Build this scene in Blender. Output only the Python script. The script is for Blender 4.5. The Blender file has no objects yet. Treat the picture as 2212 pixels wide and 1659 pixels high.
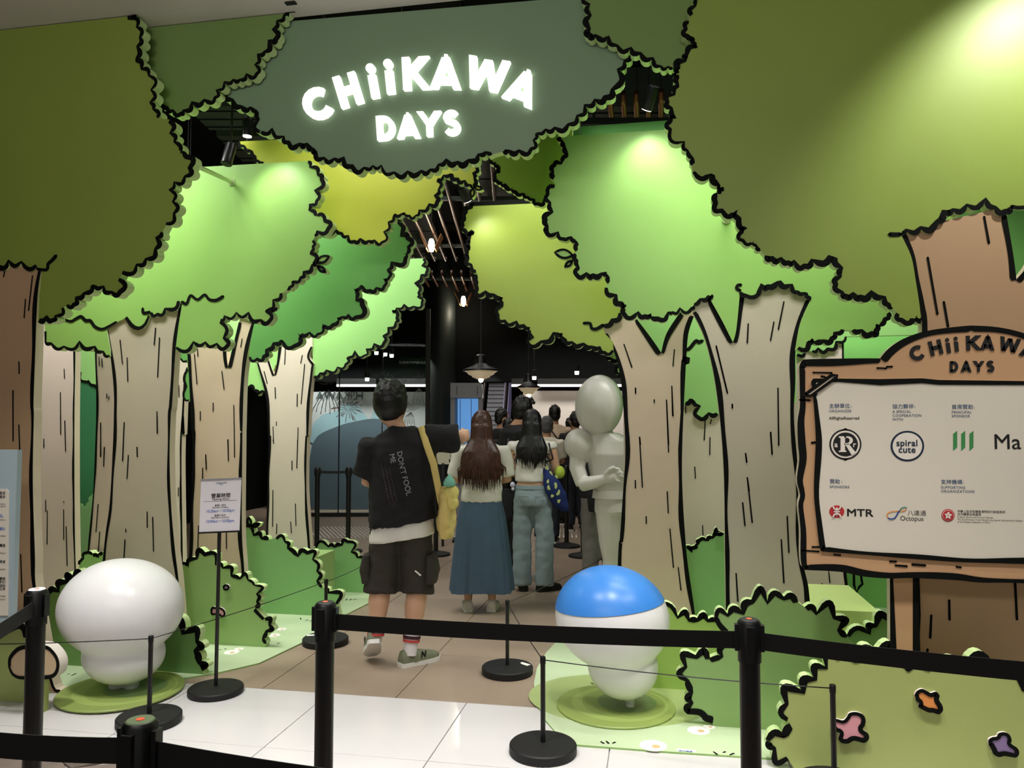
import bpy, bmesh, math, random
from mathutils import Vector, Matrix, Euler, noise
from mathutils.geometry import tessellate_polygon, delaunay_2d_cdt
R = math.radians
random.seed(7)
V = Vector
SC = bpy.context.scene
COL = SC.collection
# ------------------------------------------------------------------ camera (image taken as 2212 x 1659)
F, CX, CY, EYE, PITCH, YAW = 1661.0, 1106.0, 829.5, 1.55, R(2.77), R(10.6)
cam = bpy.data.cameras.new('camera'); camo = bpy.data.objects.new('camera', cam); COL.objects.link(camo)
camo.location = (0, 0, EYE); camo.rotation_euler = (math.pi / 2 + PITCH, 0, YAW)
cam.sensor_width = 36.0; cam.lens = F / 2212 * 36.0; cam.clip_end = 200
SC.camera = camo
CM = Euler((math.pi / 2 + PITCH, 0, YAW)).to_matrix(); EYEV = V((0, 0, EYE))
# ------------------------------------------------------------------ world, exposure
SC.view_settings.view_transform = 'Standard'; SC.view_settings.look = 'None'
SC.view_settings.gamma = 1.0; SC.view_settings.use_curve_mapping = False
SC.view_settings.exposure = 0.0
w = bpy.data.worlds.new('mall_ambient'); SC.world = w; w.use_nodes = True
w.node_tree.nodes['Background'].inputs[0].default_value = (1.0, 0.97, 0.93, 1)
w.node_tree.nodes['Background'].inputs[1].default_value = 0.24
# ------------------------------------------------------------------ measuring: pixel -> point on a wall plane, on the floor, at a depth
def ray(px, py): return CM @ V(((px - CX) / F, (CY - py) / F, -1.0))
def P(px, py, Y):
    r = ray(px, py); return EYEV + r * (Y / r.y)
def G(px, py, z=0.0):
    r = ray(px, py); return EYEV + r * ((z - EYE) / r.z)
def D(px, py, d): return EYEV + ray(px, py) * d
RIGHT = CM @ V((1, 0, 0)); FWD = V((-math.sin(YAW), math.cos(YAW), 0)); UP = V((0, 0, 1))
def IP(l, d, z): return FWD * d + RIGHT * l + V((0, 0, z))      # the hall inside is set square to the view
# ------------------------------------------------------------------ lamps of the mall ceiling and display, with added fill lights
def area(loc, size, power, col=(1, .96, .9), tgt=None, spread=160, sy=None):
    l = bpy.data.lights.new('ceiling_and_fill_light', 'AREA'); l.energy = power; l.color = col; l.size = size
    if sy: l.shape = 'RECTANGLE'; l.size_y = sy
    l.spread = R(spread)
    o = bpy.data.objects.new('ceiling_and_fill_light', l); COL.objects.link(o); o.location = loc
    d = V(tgt) - V(loc) if tgt else V((0, 0, -1))
    o.rotation_euler = d.to_track_quat('-Z', 'Y').to_euler()
    return o
def spot(loc, tgt, power, angle=50, blend=.6, col=(1, .97, .9), r=.03):
    l = bpy.data.lights.new('spot_light', 'SPOT'); l.energy = power; l.color = col
    l.spot_size = R(angle); l.spot_blend = blend; l.shadow_soft_size = r
    o = bpy.data.objects.new('spot_light', l); COL.objects.link(o); o.location = loc
    o.rotation_euler = (V(tgt) - V(loc)).to_track_quat('-Z', 'Y').to_euler()
    return o
for l, d, p in ((-2.3, 2.9, 27), (-.9, 2.6, 27), (.5, 2.5, 27), (1.9, 2.2, 25)):
    q_ = IP(l, d, 3.88); area(tuple(q_), .3, p, (1, .97, .95), spread=76)
area((-1.5, -1.2, 3.85), 2.5, 36, (1, .97, .92), tgt=(-2.2, 4, 2.9), sy=.8, spread=120); area((.9, -1.2, 3.85), 2.0, 15, (1, .97, .92), tgt=(.6, 4, 3.1), sy=.8, spread=120)  # added soft fills behind the camera, brighten the front panels
# display spots and added wash lights between the layers of cut-outs
def wash(px, py, Y, lift, back, power, size=1.4, spread=130, col=(1, 1, .96)):  # added fill strip that brightens one cut-out, no fixture there
    a = P(px, py, Y); area((a.x, Y - back, min(3.88, a.z + lift)), size, power, col, tgt=(a.x, Y + .05, a.z - .3), spread=spread, sy=.12)
def aim(p, Y0, q, Y1, power, angle, blend=.8, col=(1, 1, .96), r=.03): spot(tuple(P(*p, Y0)), tuple(P(*q, Y1)), power, angle, blend, col, r)
aim((1397, 240, ), 4.52, (1405, 420), 4.7, 10, 92, .9)
aim((536, 300), 4.42, (620, 470), 4.7, 13, 95, .9)
aim((1010, 438), 5.17, (1100, 600), 5.4, 7, 120, .9)
spot((2.0, 3.15, 3.88), (1.95, 3.98, 2.75), 125, 92, .6, (1, .98, .9))
wash(250, 560, 4.7, .9, .5, 14, 1.4); wash(1700, 560, 4.7, .9, .5, 10, 2.0)
wash(800, 400, 5.0, .5, .5, 4, 1.0)
wash(640, 640, 5.4, 1.0, .3, 8, 1.2); wash(800, 650, 6.3, 1.0, .6, 13, 1.4); wash(600, 800, 6.3, 1.0, .6, 8, 1.2)
wash(470, 800, 5.4, 1.4, .5, 9, 1.0); wash(1200, 640, 5.4, .9, .28, 6, 1.0)
wash(130, 700, 5.5, 1.4, .5, 24, .8, 120); wash(1560, 700, 6.0, 1.3, .5, 18, 1.2); wash(1850, 700, 6.3, 1.3, .6, 22, 1.6); wash(190, 800, 6.9, 1.5, .7, 10, 1)
area(tuple(IP(-.3, 8.4, 4.5)), 2, 60, spread=120)  # added fill light over the hall, no fixture
area(tuple(IP(-2.6, 13.0, 2.6)), 2.4, 26, tgt=tuple(IP(-2.6, 13.6, 1.2)), sy=.2, spread=110); area(tuple(IP(1.2, 12.4, 3.0)), 2.6, 20, tgt=tuple(IP(1.2, 13.6, 1.2)), sy=.3, spread=110)  # added fills that brighten the two back walls of the hall
spot(tuple(IP(-.42, 12.3, 2.2)), tuple(IP(-.36, 16.2, 1.75)), 130, 30, .5)  # added spot that brightens the escalator steps
area(tuple(IP(0, 10.8, 4.2)), 3, 26, spread=110)  # added fill light deeper in the hall
for px, Y_, p, s in ((300, 4.7, 4, 1.2), (480, 5.4, 4, .8), (1640, 4.7, 4.5, 1.4), (1410, 5.4, 4.5, .8), (620, 6.3, 2.5, .8)):  # added narrow fills that brighten the lower trunks
    a = P(px, 1000, Y_); area((a.x, Y_ - .45, 3.86), s, p, (1, 1, .97), tgt=(a.x, Y_ + .1, .2), spread=60, sy=.12)

ZV = {'1': (0, 0, 2.962), '2': (480, 0, 2.962), '3': (1000, 0, 2.962), '4': (1472, 0, 2.962), '5': (0, 500, 2.962),
      '6': (480, 400, 2.962), '7': (900, 400, 2.962), '8': (1472, 500, 2.962), 'A': (0, 900, 4.366), 'B': (0, 1200, 3.614),
      'C': (350, 950, 3.686), 'D': (350, 1200, 3.614), 'E': (650, 780, 3.687), 'F': (720, 1150, 3.26), 'G': (1050, 780, 3.687),
      'H': (1050, 1170, 3.392), 'I': (1612, 680, 2.765), 'J': (1512, 1200, 3.16), 'K': (1760, 850, 4.894), 'L': (1420, 680, 2.676),
      'M': (370, 220, 6.703), 'N': (1180, 100, 6.636), 'O': (940, 340, 6.9125), 'P': (0, 0, 1)}
def T(s):
    """measured points: 'view x,y x,y ...' in one of the enlarged views, to photograph pixels"""
    out = []; ox = oy = 0; sc = 1
    for t in s.split():
        if ',' not in t: ox, oy, sc = ZV[t]; continue
        q = t.split(','); out.append((ox + float(q[0]) / sc, oy + float(q[1]) / sc) + ((float(q[2]),) if len(q) > 2 else ()))
    return out
# ------------------------------------------------------------------ materials
def lin(c): return tuple(((v / 255) / 12.92 if v / 255 <= .04045 else ((v / 255 + .055) / 1.055) ** 2.4) for v in c)
def mat(name, col, rough=.5, metal=0, var=.05, scale=6, bump=0, bscale=60, emit=None, estr=0, spec=.4, alpha=1, trans=0):
    m = bpy.data.materials.new(name); m.use_nodes = True; nt = m.node_tree; b = nt.nodes['Principled BSDF']
    c = lin(col)
    b.inputs['Roughness'].default_value = rough; b.inputs['Metallic'].default_value = metal
    b.inputs['Specular IOR Level'].default_value = spec
    if trans: b.inputs['Transmission Weight'].default_value = trans
    if alpha < 1: b.inputs['Alpha'].default_value = alpha
    tc = nt.nodes.new('ShaderNodeTexCoord')
    if var:
        n = nt.nodes.new('ShaderNodeTexNoise'); n.inputs['Scale'].default_value = scale; n.inputs['Detail'].default_value = 4
        r = nt.nodes.new('ShaderNodeValToRGB')
        r.color_ramp.elements[0].position = .3; r.color_ramp.elements[1].position = .7
        r.color_ramp.elements[0].color = (*[max(0, v * (1 - var)) for v in c], 1)
        r.color_ramp.elements[1].color = (*[min(1, v * (1 + var)) for v in c], 1)
        nt.links.new(tc.outputs['Object'], n.inputs['Vector']); nt.links.new(n.outputs['Fac'], r.inputs['Fac'])
        nt.links.new(r.outputs['Color'], b.inputs['Base Color'])
    else: b.inputs['Base Color'].default_value = (*c, 1)
    if bump:
        n2 = nt.nodes.new('ShaderNodeTexNoise'); n2.inputs['Scale'].default_value = bscale; n2.inputs['Detail'].default_value = 3
        bp = nt.nodes.new('ShaderNodeBump'); bp.inputs['Strength'].default_value = bump; bp.inputs['Distance'].default_value = .01
        nt.links.new(tc.outputs['Object'], n2.inputs['Vector']); nt.links.new(n2.outputs['Fac'], bp.inputs['Height'])
        nt.links.new(bp.outputs['Normal'], b.inputs['Normal'])
    if emit:
        b.inputs['Emission Color'].default_value = (*lin(emit), 1); b.inputs['Emission Strength'].default_value = estr
    return m
INK = mat('ink_print', (9, 11, 8), .7, var=0, spec=.12)
def green(name, c): return mat(name, c, .42, var=.025, scale=2.5, spec=.35)
EDGE = mat('panel_edge', (206, 230, 164), .35, var=.02)  # pale edge green, lightened further to carry the light falling on edges
BARK_EDGE = mat('trunk_edge', (226, 210, 186), .35, var=.02)
# ------------------------------------------------------------------ object plumbing
def world_of(o):
    v = V(o.location)
    while o.parent: o = o.parent; v += o.location
    return v
def put(name, me, parent=None):
    o = bpy.data.objects.new(name, me); COL.objects.link(o)
    if parent: o.parent = parent
    return o
def tag(o, label=None, cat=None, group=None, kind=None):
    if label: o['label'] = label
    if cat: o['category'] = cat
    if group: o['group'] = group
    if kind: o['kind'] = kind
    return o
def root(name, label, cat, loc, group=None):
    o = put(name, None); o.location = loc; return tag(o, label, cat, group)
def mk(name, verts, faces, mats, parent=None, fm=None, smooth=False, loc=None):
    """mesh object from world points; verts are stored relative to its thing's base"""
    if not isinstance(mats, (list, tuple)): mats = [mats]
    off = world_of(parent) if parent else (V(loc) if loc is not None else V((0, 0, 0)))
    me = bpy.data.meshes.new(name); me.from_pydata([V(v) - off for v in verts], [], faces)
    for m in mats: me.materials.append(m)
    if fm: me.polygons.foreach_set('material_index', fm)
    if smooth: me.polygons.foreach_set('use_smooth', [True] * len(me.polygons))
    me.update(); o = put(name, me, parent)
    if not parent: o.location = off
    return o
def mkbm(name, bm, mats, parent=None, smooth=False, loc=None, ang=None):
    if not isinstance(mats, (list, tuple)): mats = [mats]
    off = world_of(parent) if parent else (V(loc) if loc is not None else V((0, 0, 0)))
    bmesh.ops.translate(bm, verts=bm.verts, vec=-off)
    me = bpy.data.meshes.new(name); bm.to_mesh(me); bm.free()
    for m in mats: me.materials.append(m)
    if smooth:
        me.polygons.foreach_set('use_smooth', [True] * len(me.polygons))
        if ang:
            try: me.set_sharp_from_angle(angle=R(ang))
            except Exception: pass
    me.update(); o = put(name, me, parent)
    if not parent: o.location = off
    return o
# ------------------------------------------------------------------ bmesh shapes
def ring(bm, c, u, v, n=16, e=1.0):
    out = []
    for i in range(n):
        a = 2 * math.pi * i / n; x, y = math.cos(a), math.sin(a)
        if e != 1: x = math.copysign(abs(x) ** e, x); y = math.copysign(abs(y) ** e, y)
        out.append(bm.verts.new(c + u * x + v * y))
    return out
def skin_rings(bm, rs, cap=True, mi=0):
    n = len(rs[0]); fs = []
    for a, b in zip(rs, rs[1:]):
        for i in range(n): fs.append(bm.faces.new((a[i], a[(i + 1) % n], b[(i + 1) % n], b[i])))
    if cap:
        fs.append(bm.faces.new(rs[0][::-1])); fs.append(bm.faces.new(rs[-1]))
    for f in fs: f.material_index = mi
    return fs
def loft(bm, rings, n=16, cap=True, e=1.0, mi=0):
    """rings = (centre, half-width vector, half-depth vector)"""
    return skin_rings(bm, [ring(bm, V(c), V(u), V(v), n, e) for c, u, v in rings], cap, mi)
def tube(bm, pts, rad, n=10, cap=True, mi=0, flat=1.0, upv=None):
    pts = [V(p) for p in pts]
    if not isinstance(rad, (list, tuple)): rad = [rad] * len(pts)
    rs = []; t0 = (pts[1] - pts[0]).normalized()
    u = (upv or (V((0, 0, 1)) if abs(t0.z) < .9 else V((1, 0, 0)))); u = (u - t0 * u.dot(t0)).normalized()
    for i, p in enumerate(pts):
        t = ((pts[min(i + 1, len(pts) - 1)] - p).normalized() + (p - pts[max(i - 1, 0)]).normalized())
        t = t.normalized() if t.length > 1e-6 else t0
        u = (u - t * u.dot(t)).normalized(); v = t.cross(u)
        rs.append(ring(bm, p, u * rad[i], v * rad[i] * flat, n))
    return skin_rings(bm, rs, cap, mi)
def lathe(bm, c, prof, n=24, ax=None, mi=0, cap=True):
    c = V(c); ax = V(ax) if ax else V((0, 0, 1)); q = V((0, 0, 1)).rotation_difference(ax)
    rs = [ring(bm, c + q @ V((0, 0, z)), q @ V((max(r, 1e-4), 0, 0)), q @ V((0, max(r, 1e-4), 0)), n) for r, z in prof]
    return skin_rings(bm, rs, cap, mi)
def box(bm, lo, hi, mi=0, rot=None):
    lo, hi = V(lo), V(hi); vs = [bm.verts.new((x, y, z)) for z in (lo.z, hi.z) for y in (lo.y, hi.y) for x in (lo.x, hi.x)]
    if rot:
        for v in vs: v.co = rot @ v.co
    for f in ((0, 2, 3, 1), (4, 5, 7, 6), (0, 1, 5, 4), (2, 6, 7, 3), (0, 4, 6, 2), (1, 3, 7, 5)):
        bm.faces.new([vs[i] for i in f]).material_index = mi
    return vs
def ell(bm, c, rx, ry, rz, n=20, m=14, q=None, mi=0):
    c = V(c); rs = []
    for j in range(1, m):
        a = math.pi * j / m; s, z = math.sin(a), -math.cos(a)
        rs.append([bm.verts.new(c + (q @ V((rx * s * math.cos(2 * math.pi * i / n), ry * s * math.sin(2 * math.pi * i / n), rz * z)) if q else
                  V((rx * s * math.cos(2 * math.pi * i / n), ry * s * math.sin(2 * math.pi * i / n), rz * z)))) for i in range(n)])
    fs = skin_rings(bm, rs, False, mi)
    for k, r in ((-1, rs[0]), (1, rs[-1])):
        t = bm.verts.new(c + (q @ V((0, 0, k * rz)) if q else V((0, 0, k * rz))))
        for i in range(n):
            f = bm.faces.new((t, r[(i + 1) % n], r[i]) if k < 0 else (t, r[i], r[(i + 1) % n])); f.material_index = mi
def boxo(name, lo, hi, m, parent=None, loc=None):
    bm = bmesh.new(); box(bm, lo, hi); return mkbm(name, bm, m, parent, loc=loc)
def fuse(name, bm, voxel, m, parent, it=4, wr=0, ws=6, seed=0, cut=None):
    """blend overlapping lofts into one continuous surface (voxel remesh + smoothing), with cloth creases if asked"""
    bmesh.ops.recalc_face_normals(bm, faces=bm.faces)
    me = bpy.data.meshes.new('tmp'); bm.to_mesh(me); bm.free(); o = put('tmp', me)
    r = o.modifiers.new('r', 'REMESH'); r.mode = 'VOXEL'; r.voxel_size = voxel
    if it: s = o.modifiers.new('s', 'SMOOTH'); s.iterations = it; s.factor = .5
    dg = bpy.context.evaluated_depsgraph_get(); dg.update()
    me2 = bpy.data.meshes.new_from_object(o.evaluated_get(dg)); bpy.data.objects.remove(o); bpy.data.meshes.remove(me)
    if wr:
        sv = V((seed * 3.1, seed * 1.7, 0))
        for v in me2.vertices:
            q = v.co * ws + sv
            a = noise.noise(V((q.x, q.y, q.z * 1.4))) + .5 * noise.noise(q * 2.3) - .5 * abs(noise.noise(V((q.x * .9 + q.z * .8, q.y, q.z * 1.6 - q.x * .6))))
            v.co += v.normal * (wr * a)
    me2.name = name; me2.materials.clear(); me2.materials.append(m)
    me2.polygons.foreach_set('material_index', [0] * len(me2.polygons)); me2.polygons.foreach_set('use_smooth', [True] * len(me2.polygons))
    off = world_of(parent); me2.transform(Matrix.Translation(-off)); me2.update()
    return put(name, me2, parent)
# ------------------------------------------------------------------ ink lines and cut-out panels on a wall plane Y
ZTOP = 3.915
def PX(p, Y):
    v = P(p[0], p[1], Y); return V((v.x, Y, min(v.z, ZTOP)))
def catmull(pts, n=5):
    if len(pts) < 3: return pts
    out = []; q = [pts[0]] + list(pts) + [pts[-1]]
    for i in range(1, len(q) - 2):
        p0, p1, p2, p3 = (V(tuple(q[k][:2]) + (0,)) for k in (i - 1, i, i + 1, i + 2))
        for j in range(n):
            t = j / n
            v = .5 * (2 * p1 + (p2 - p0) * t + (2 * p0 - 5 * p1 + 4 * p2 - p3) * t * t + (3 * p1 - p0 - 3 * p2 + p3) * t ** 3)
            out.append((v.x, v.y))
    out.append(tuple(pts[-1][:2])); return out
def bulge(pts, side, k=.3, n=6):
    """arcs between the notch points, swelling to `side` of the path"""
    out = [pts[0][:2]]
    for a, b in zip(pts, pts[1:]):
        dx, dy = b[0] - a[0], b[1] - a[1]; L = math.hypot(dx, dy)
        if L < 1e-6: continue
        nx, ny = dy / L * side, -dx / L * side
        kk = (b[2] if len(b) > 2 else k) * (.9 + .2 * random.random()); sk = random.uniform(-.06, .06)
        for j in range(1, n):
            t = j / n; h = kk * L * (4 * t * (1 - t)) ** .75
            s = t + sk * math.sin(math.pi * t)
            out.append((a[0] + dx * s + nx * h, a[1] + dy * s + ny * h))
        out.append(b[:2])
    return out
def ribbon(vs, fs, pts, w, Y, out=None, wob=.35):
    """flat ink stroke; out = +1/-1 keeps it on the inner side of a panel edge, None centres it"""
    q = [V((p[0], p[1])) for p in pts]; q = [a for i, a in enumerate(q) if i == 0 or (a - q[i - 1]).length > 1e-4]
    if len(q) < 2: return
    n = len(q); base = len(vs); ph = random.random() * 9; s = 0
    for i, p in enumerate(q):
        t0 = (q[i] - q[i - 1]).normalized() if i else (q[1] - q[0]).normalized()
        t1 = (q[i + 1] - q[i]).normalized() if i < n - 1 else t0
        t = t0 + t1
        t = t.normalized() if t.length > .15 else t1
        nr = V((t.y, -t.x)); mit = .62 if t0.dot(t1) < .35 else 1.0
        if i: s += (q[i] - q[i - 1]).length
        ww = w * (1 + wob * math.sin(s * 9 + ph) * math.cos(s * 4.1 + ph))
        if i in (0, n - 1): ww *= .75
        if out is None: a, b = -ww / 2 * mit, ww / 2 * mit
        else: a, b = out * ww * .06, -out * ww * .94 * mit
        for d in (a, b):
            r = p + nr * d; vs.append((r.x, Y, r.y))
    for i in range(n - 1):
        k = base + 2 * i; fs.append((k, k + 1, k + 3, k + 2))
    if out is None:
        for p, ww in ((q[0], w * .75), (q[-1], w * .75)):
            b0 = len(vs)
            for j in range(8): vs.append((p.x + ww / 2 * math.cos(j * math.pi / 4), Y, p.y + ww / 2 * math.sin(j * math.pi / 4)))
            fs.append(tuple(range(b0, b0 + 8)))
def strokes(name, lines, w, Y, parent, m=None, smooth=True, wob=.35, kind=None):
    """free ink lines (lists of photo points) printed on plane Y"""
    for l in lines:
        vs, fs = [], []
        l = catmull(l) if smooth else l
        ribbon(vs, fs, [(PX(p, Y).x, PX(p, Y).z) for p in l], w, Y - .003, None, wob)
        o = mk(name, vs, fs, m or INK, parent)
    return o
def area2(p): return sum(a[0] * b[1] - b[0] * a[1] for a, b in zip(p, p[1:] + p[:1])) / 2
def slab(name, poly, Y, th, mats, parent):
    """closed panel from (x, z) points: front at Y, back at Y + th"""
    p = [poly[0]]
    for a in poly[1:]:
        if math.hypot(a[0] - p[-1][0], a[1] - p[-1][1]) > 5e-4: p.append(a)
    if math.hypot(p[0][0] - p[-1][0], p[0][1] - p[-1][1]) < 5e-4: p.pop()
    if area2(p) < 0: p = p[::-1]
    n = len(p)
    cv, ce, cf, _, _, _ = delaunay_2d_cdt([V(q) for q in p], [(i, (i + 1) % n) for i in range(n)], [], 1, 1e-5)
    n = len(cv); vs = [(q.x, Y, q.y) for q in cv] + [(q.x, Y + th, q.y) for q in cv]; fs, fm = [], []; cnt = {}
    for t in cf:
        t = list(t)
        if area2([tuple(cv[i]) for i in t]) < 0: t = t[::-1]
        fs.append(tuple(t)); fm.append(0); fs.append(tuple(n + i for i in t[::-1])); fm.append(0)
        for x, y in zip(t, t[1:] + t[:1]): cnt[(x, y)] = 1
    for x, y in cnt:
        if (y, x) not in cnt: fs.append((y, x, n + x, n + y)); fm.append(1)
    return mk(name, vs, fs, mats, parent, fm)
def panel(name, runs, Y, mats, parent, th=.06, w=.028, k=.4, inkname='outline', ink=True):
    """cut-out panel. runs: 's' scalloped, 'c' smooth, 'l' straight (all inked), 'S' scalloped, 'n' straight (no ink)"""
    raw = [p for r in runs for p in r[1]]
    side = 1 if area2(raw) > 0 else -1        # photo y points down
    poly, inks = [], []
    for r in runs:
        t, pts = r[0], r[1]; kk = r[2] if len(r) > 2 else k
        q = bulge(pts, side, kk) if t in 'sS' else (catmull(pts) if t in 'cC' else pts)
        poly += q
        if t in 'scl': inks.append(q)
    conv = lambda q: [(PX(a, Y).x, PX(a, Y).z) for a in q]
    o = slab(name, conv(poly), Y, th, mats, parent)
    if ink:
        wp = conv(poly); sg = 1 if area2(wp) > 0 else -1
        for q in inks:
            vs, fs = [], []; ribbon(vs, fs, conv(q), w, Y - .003, sg)
            if fs: mk(inkname, vs, fs, INK, o)
    return o
def leaves(Y, pts, parent, m, w=.016):
    """pairs of little outlined leaves: (base point, tip point)"""
    for a, b in pts:
        a, b = V(a), V(b); d = b - a; nr = V((d.y, -d.x)) * .26
        pl = [tuple(a + d * t + nr * s * math.sin(math.pi * t) ** .8) for s, ts in ((1, [i / 8 for i in range(9)]), (-1, [1 - i / 8 for i in range(1, 8)])) for t in ts]
        panel('leaf', [('l', pl + pl[:1])], Y, [m, EDGE], parent, th=.05, w=w, inkname='leaf_outline')
# ------------------------------------------------------------------ lettering
def stroke_letter(ch):
    A = lambda cx, cy, rx, ry, a0, a1, n=14: [(cx + rx * math.cos(R(a0 + (a1 - a0) * i / n)), cy + ry * math.sin(R(a0 + (a1 - a0) * i / n))) for i in range(n + 1)]
    return {'C': [A(.02, 0, .37, .38, 42, 318)], 'H': [[(-.27, -.5), (-.27, .5)], [(.27, -.5), (.27, .5)], [(-.27, 0), (.27, 0)]],
            'i': [[(0, -.5), (0, .18)], ['dot', (0, .385), .135]], 'K': [[(-.27, -.5), (-.27, .5)], [(.33, .5), (-.2, -.02)], [(-.1, .08), (.35, -.5)]],
            'A': [[(-.36, -.5), (0, .46)], [(.36, -.5), (0, .46)], [(-.25, -.24), (.25, -.24)], [(-.05, .44), (.05, .44)]],
            'W': [[(-.5, .5), (-.32, -.46)], [(-.32, -.46), (0, .44)], [(0, .44), (.28, -.46)], [(.28, -.46), (.54, .5)]],
            'D': [[(-.24, -.5), (-.24, .5)], [(-.26, .38), (-.05, .38)] , A(-.05, 0, .33, .38, 90, -90), [(-.05, -.38), (-.26, -.38)]],
            'Y': [[(-.36, .5), (0, -.04)], [(.36, .5), (0, -.04)], [(0, .02), (0, -.5)]],
            'S': [A(0, .19, .22, .2, 35, 200, 9) + A(0, -.19, .23, .2, 75, -150, 10)]}[ch]
def letters(name, spec, Y, th, m, parent, sw=.235, z0=0):
    """spec: (letter, centre x, centre y, height, width scale, lean) in photo points, drawn with bold strokes on plane Y"""
    for ch, cx, cy, h, ws, rot in spec:
        bm = bmesh.new()
        c, s = math.cos(R(rot)), math.sin(R(rot))
        tr = lambda p: PX((cx + h * (p[0] * ws * c + p[1] * s), cy + h * (p[0] * ws * s - p[1] * c)), Y)
        for st in stroke_letter(ch):
            if st[0] == 'dot':
                q = [(st[1][0] + st[2] * math.cos(a * math.pi / 8) / ws, st[1][1] + st[2] * math.sin(a * math.pi / 8)) for a in range(16)]
                polys = [q]
            else:
                q = [V(p) for p in st]; hw = sw / 2; L, Rr = [], []
                for i, p in enumerate(q):
                    a, b = q[max(i - 1, 0)], q[min(i + 1, len(q) - 1)]
                    d = V(((b - a).x * ws, (b - a).y)).normalized(); nr = V((-d.y, d.x))
                    if ch in 'KAWY' and len(q) == 2 and abs(d.x) > .05 and abs(d.y) > .05: nr = V((math.copysign(1 / abs(d.y), nr.x), 0))  # flat tops and feet
                    L.append((p.x + nr.x * hw / ws, p.y + nr.y * hw)); Rr.append((p.x - nr.x * hw / ws, p.y - nr.y * hw))
                polys = [[L[i], L[i + 1], Rr[i + 1], Rr[i]] for i in range(len(q) - 1)]
            for pl in polys:
                f = [tr(p) for p in pl]; f = [v - V((0, z0, 0)) for v in f]
                a = [bm.verts.new(v - V((0, th, 0))) for v in f]; b = [bm.verts.new(v) for v in f]; n = len(f)
                bm.faces.new(a); bm.faces.new(b[::-1])
                for i in range(n): bm.faces.new((a[i], b[i], b[(i + 1) % n], a[(i + 1) % n]))
        bmesh.ops.recalc_face_normals(bm, faces=bm.faces)
        mkbm(name, bm, m, parent)
def text(name, body, anchor, right, up, size, m, parent, align='LEFT', bold=0, gap=.0012, ls=1.0, lh=1.0, sx=1.0, shear=0):
    """lettering as flat mesh: anchor = baseline point, right/up = directions of writing, size = em in metres"""
    c = bpy.data.curves.new('t', 'FONT'); c.body = body; c.size = size; c.align_x = align; c.space_character = ls
    c.space_line = lh; c.shear = shear; c.resolution_u = 3
    o = put('t', c); dg = bpy.context.evaluated_depsgraph_get(); dg.update()
    me = bpy.data.meshes.new_from_object(o.evaluated_get(dg)); bpy.data.objects.remove(o)
    r, u = V(right).normalized(), V(up).normalized(); nrm = r.cross(u)
    M = Matrix((r * sx, u, nrm)).transposed().to_4x4(); M.translation = V(anchor) + nrm * gap - world_of(parent)
    if bold:
        n = len(me.vertices); co = [v.co.copy() for v in me.vertices]; fc = [tuple(p.vertices) for p in me.polygons]; b = bold * size * .55; vs, fs = [], []
        for k, (dx, dy) in enumerate(((-b, -b), (b, -b), (b, b), (-b, b))):
            fs += [tuple(i + len(vs) for i in f) for f in fc]; vs += [v + V((dx, dy, .00006 * k)) for v in co]
        bpy.data.meshes.remove(me); me = bpy.data.meshes.new(name); me.from_pydata(vs, [], fs)
    me.transform(M); me.name = name; me.materials.clear(); me.materials.append(m)
    me.polygons.foreach_set('material_index', [0] * len(me.polygons)); me.update()
    return put(name, me, parent)
XR = V((1, 0, 0))
def ptext(name, body, px, py, Y, epx, m, parent, **k):
    """text lying on a wall plane, given its photo point and em height in photo pixels"""
    a, b = P(px, py, Y), P(px, py - epx, Y)
    return text(name, body, a, XR, UP, (b - a).length, m, parent, **k)
# ================================================================== THE SETTING
M_MARBLE = mat('marble_tile', (208, 205, 204), .12, var=.035, scale=1.8, spec=.5)
M_GROUT = mat('grout', (168, 162, 156), .8)
M_CONC = mat('brown_floor_tile', (152, 134, 116), .38, var=.10, scale=2.2, spec=.4)
M_CGROUT = mat('brown_grout', (98, 82, 70), .8)
M_WOOD = mat('herringbone_wood', (112, 100, 92), .4, var=.18, scale=9)
M_WOOD2 = mat('herringbone_wood_dark', (92, 82, 75), .4, var=.18, scale=9)
M_WHITEPAINT = mat('white_paint', (222, 216, 208), .7, var=.015)
M_DARK = mat('dark_paint', (11, 12, 12), .8, spec=.1)
M_DARKG = mat('dark_green_paint', (15, 24, 21), .6)
M_BLACK = mat('black_metal', (13, 13, 14), .35, var=.02, spec=.5)
M_BLACKM = mat('black_matt', (17, 17, 17), .6, var=.05)
M_STEEL = mat('steel', (170, 170, 170), .3, 1)
XL, XRT = -7.0, 6.5
fl = boxo('floor', (XL, -5, -.16), (XRT, 21, -.012), M_GROUT); tag(fl, kind='structure')
def piece(name, x0, x1, y0, y1, m, z=0.0, g=.0025, par=fl):
    bm = bmesh.new(); b = .0015; zt = z + random.uniform(-.0004, .0004)
    lo = [bm.verts.new(p) for p in ((x0 + g, y0 + g, -.012), (x1 - g, y0 + g, -.012), (x1 - g, y1 - g, -.012), (x0 + g, y1 - g, -.012))]
    md = [bm.verts.new((v.co.x, v.co.y, zt - b)) for v in lo]
    tp = [bm.verts.new((v.co.x + s * b, v.co.y + t * b, zt)) for v, (s, t) in zip(lo, ((1, 1), (-1, 1), (-1, -1), (1, -1)))]
    for a, c in ((lo, md), (md, tp)):
        for i in range(4): bm.faces.new((a[i], a[(i + 1) % 4], c[(i + 1) % 4], c[i]))
    bm.faces.new(tp)
    return mkbm(name, bm, m, par)
xs = [-.23 + .81 * i for i in range(-6, 6)]
for a, b in zip(xs, xs[1:]):
    piece('floor_tile', a, b, 3.46, 4.2, M_MARBLE); piece('floor_tile', a, b, 3.31, 3.46, M_MARBLE)
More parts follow.
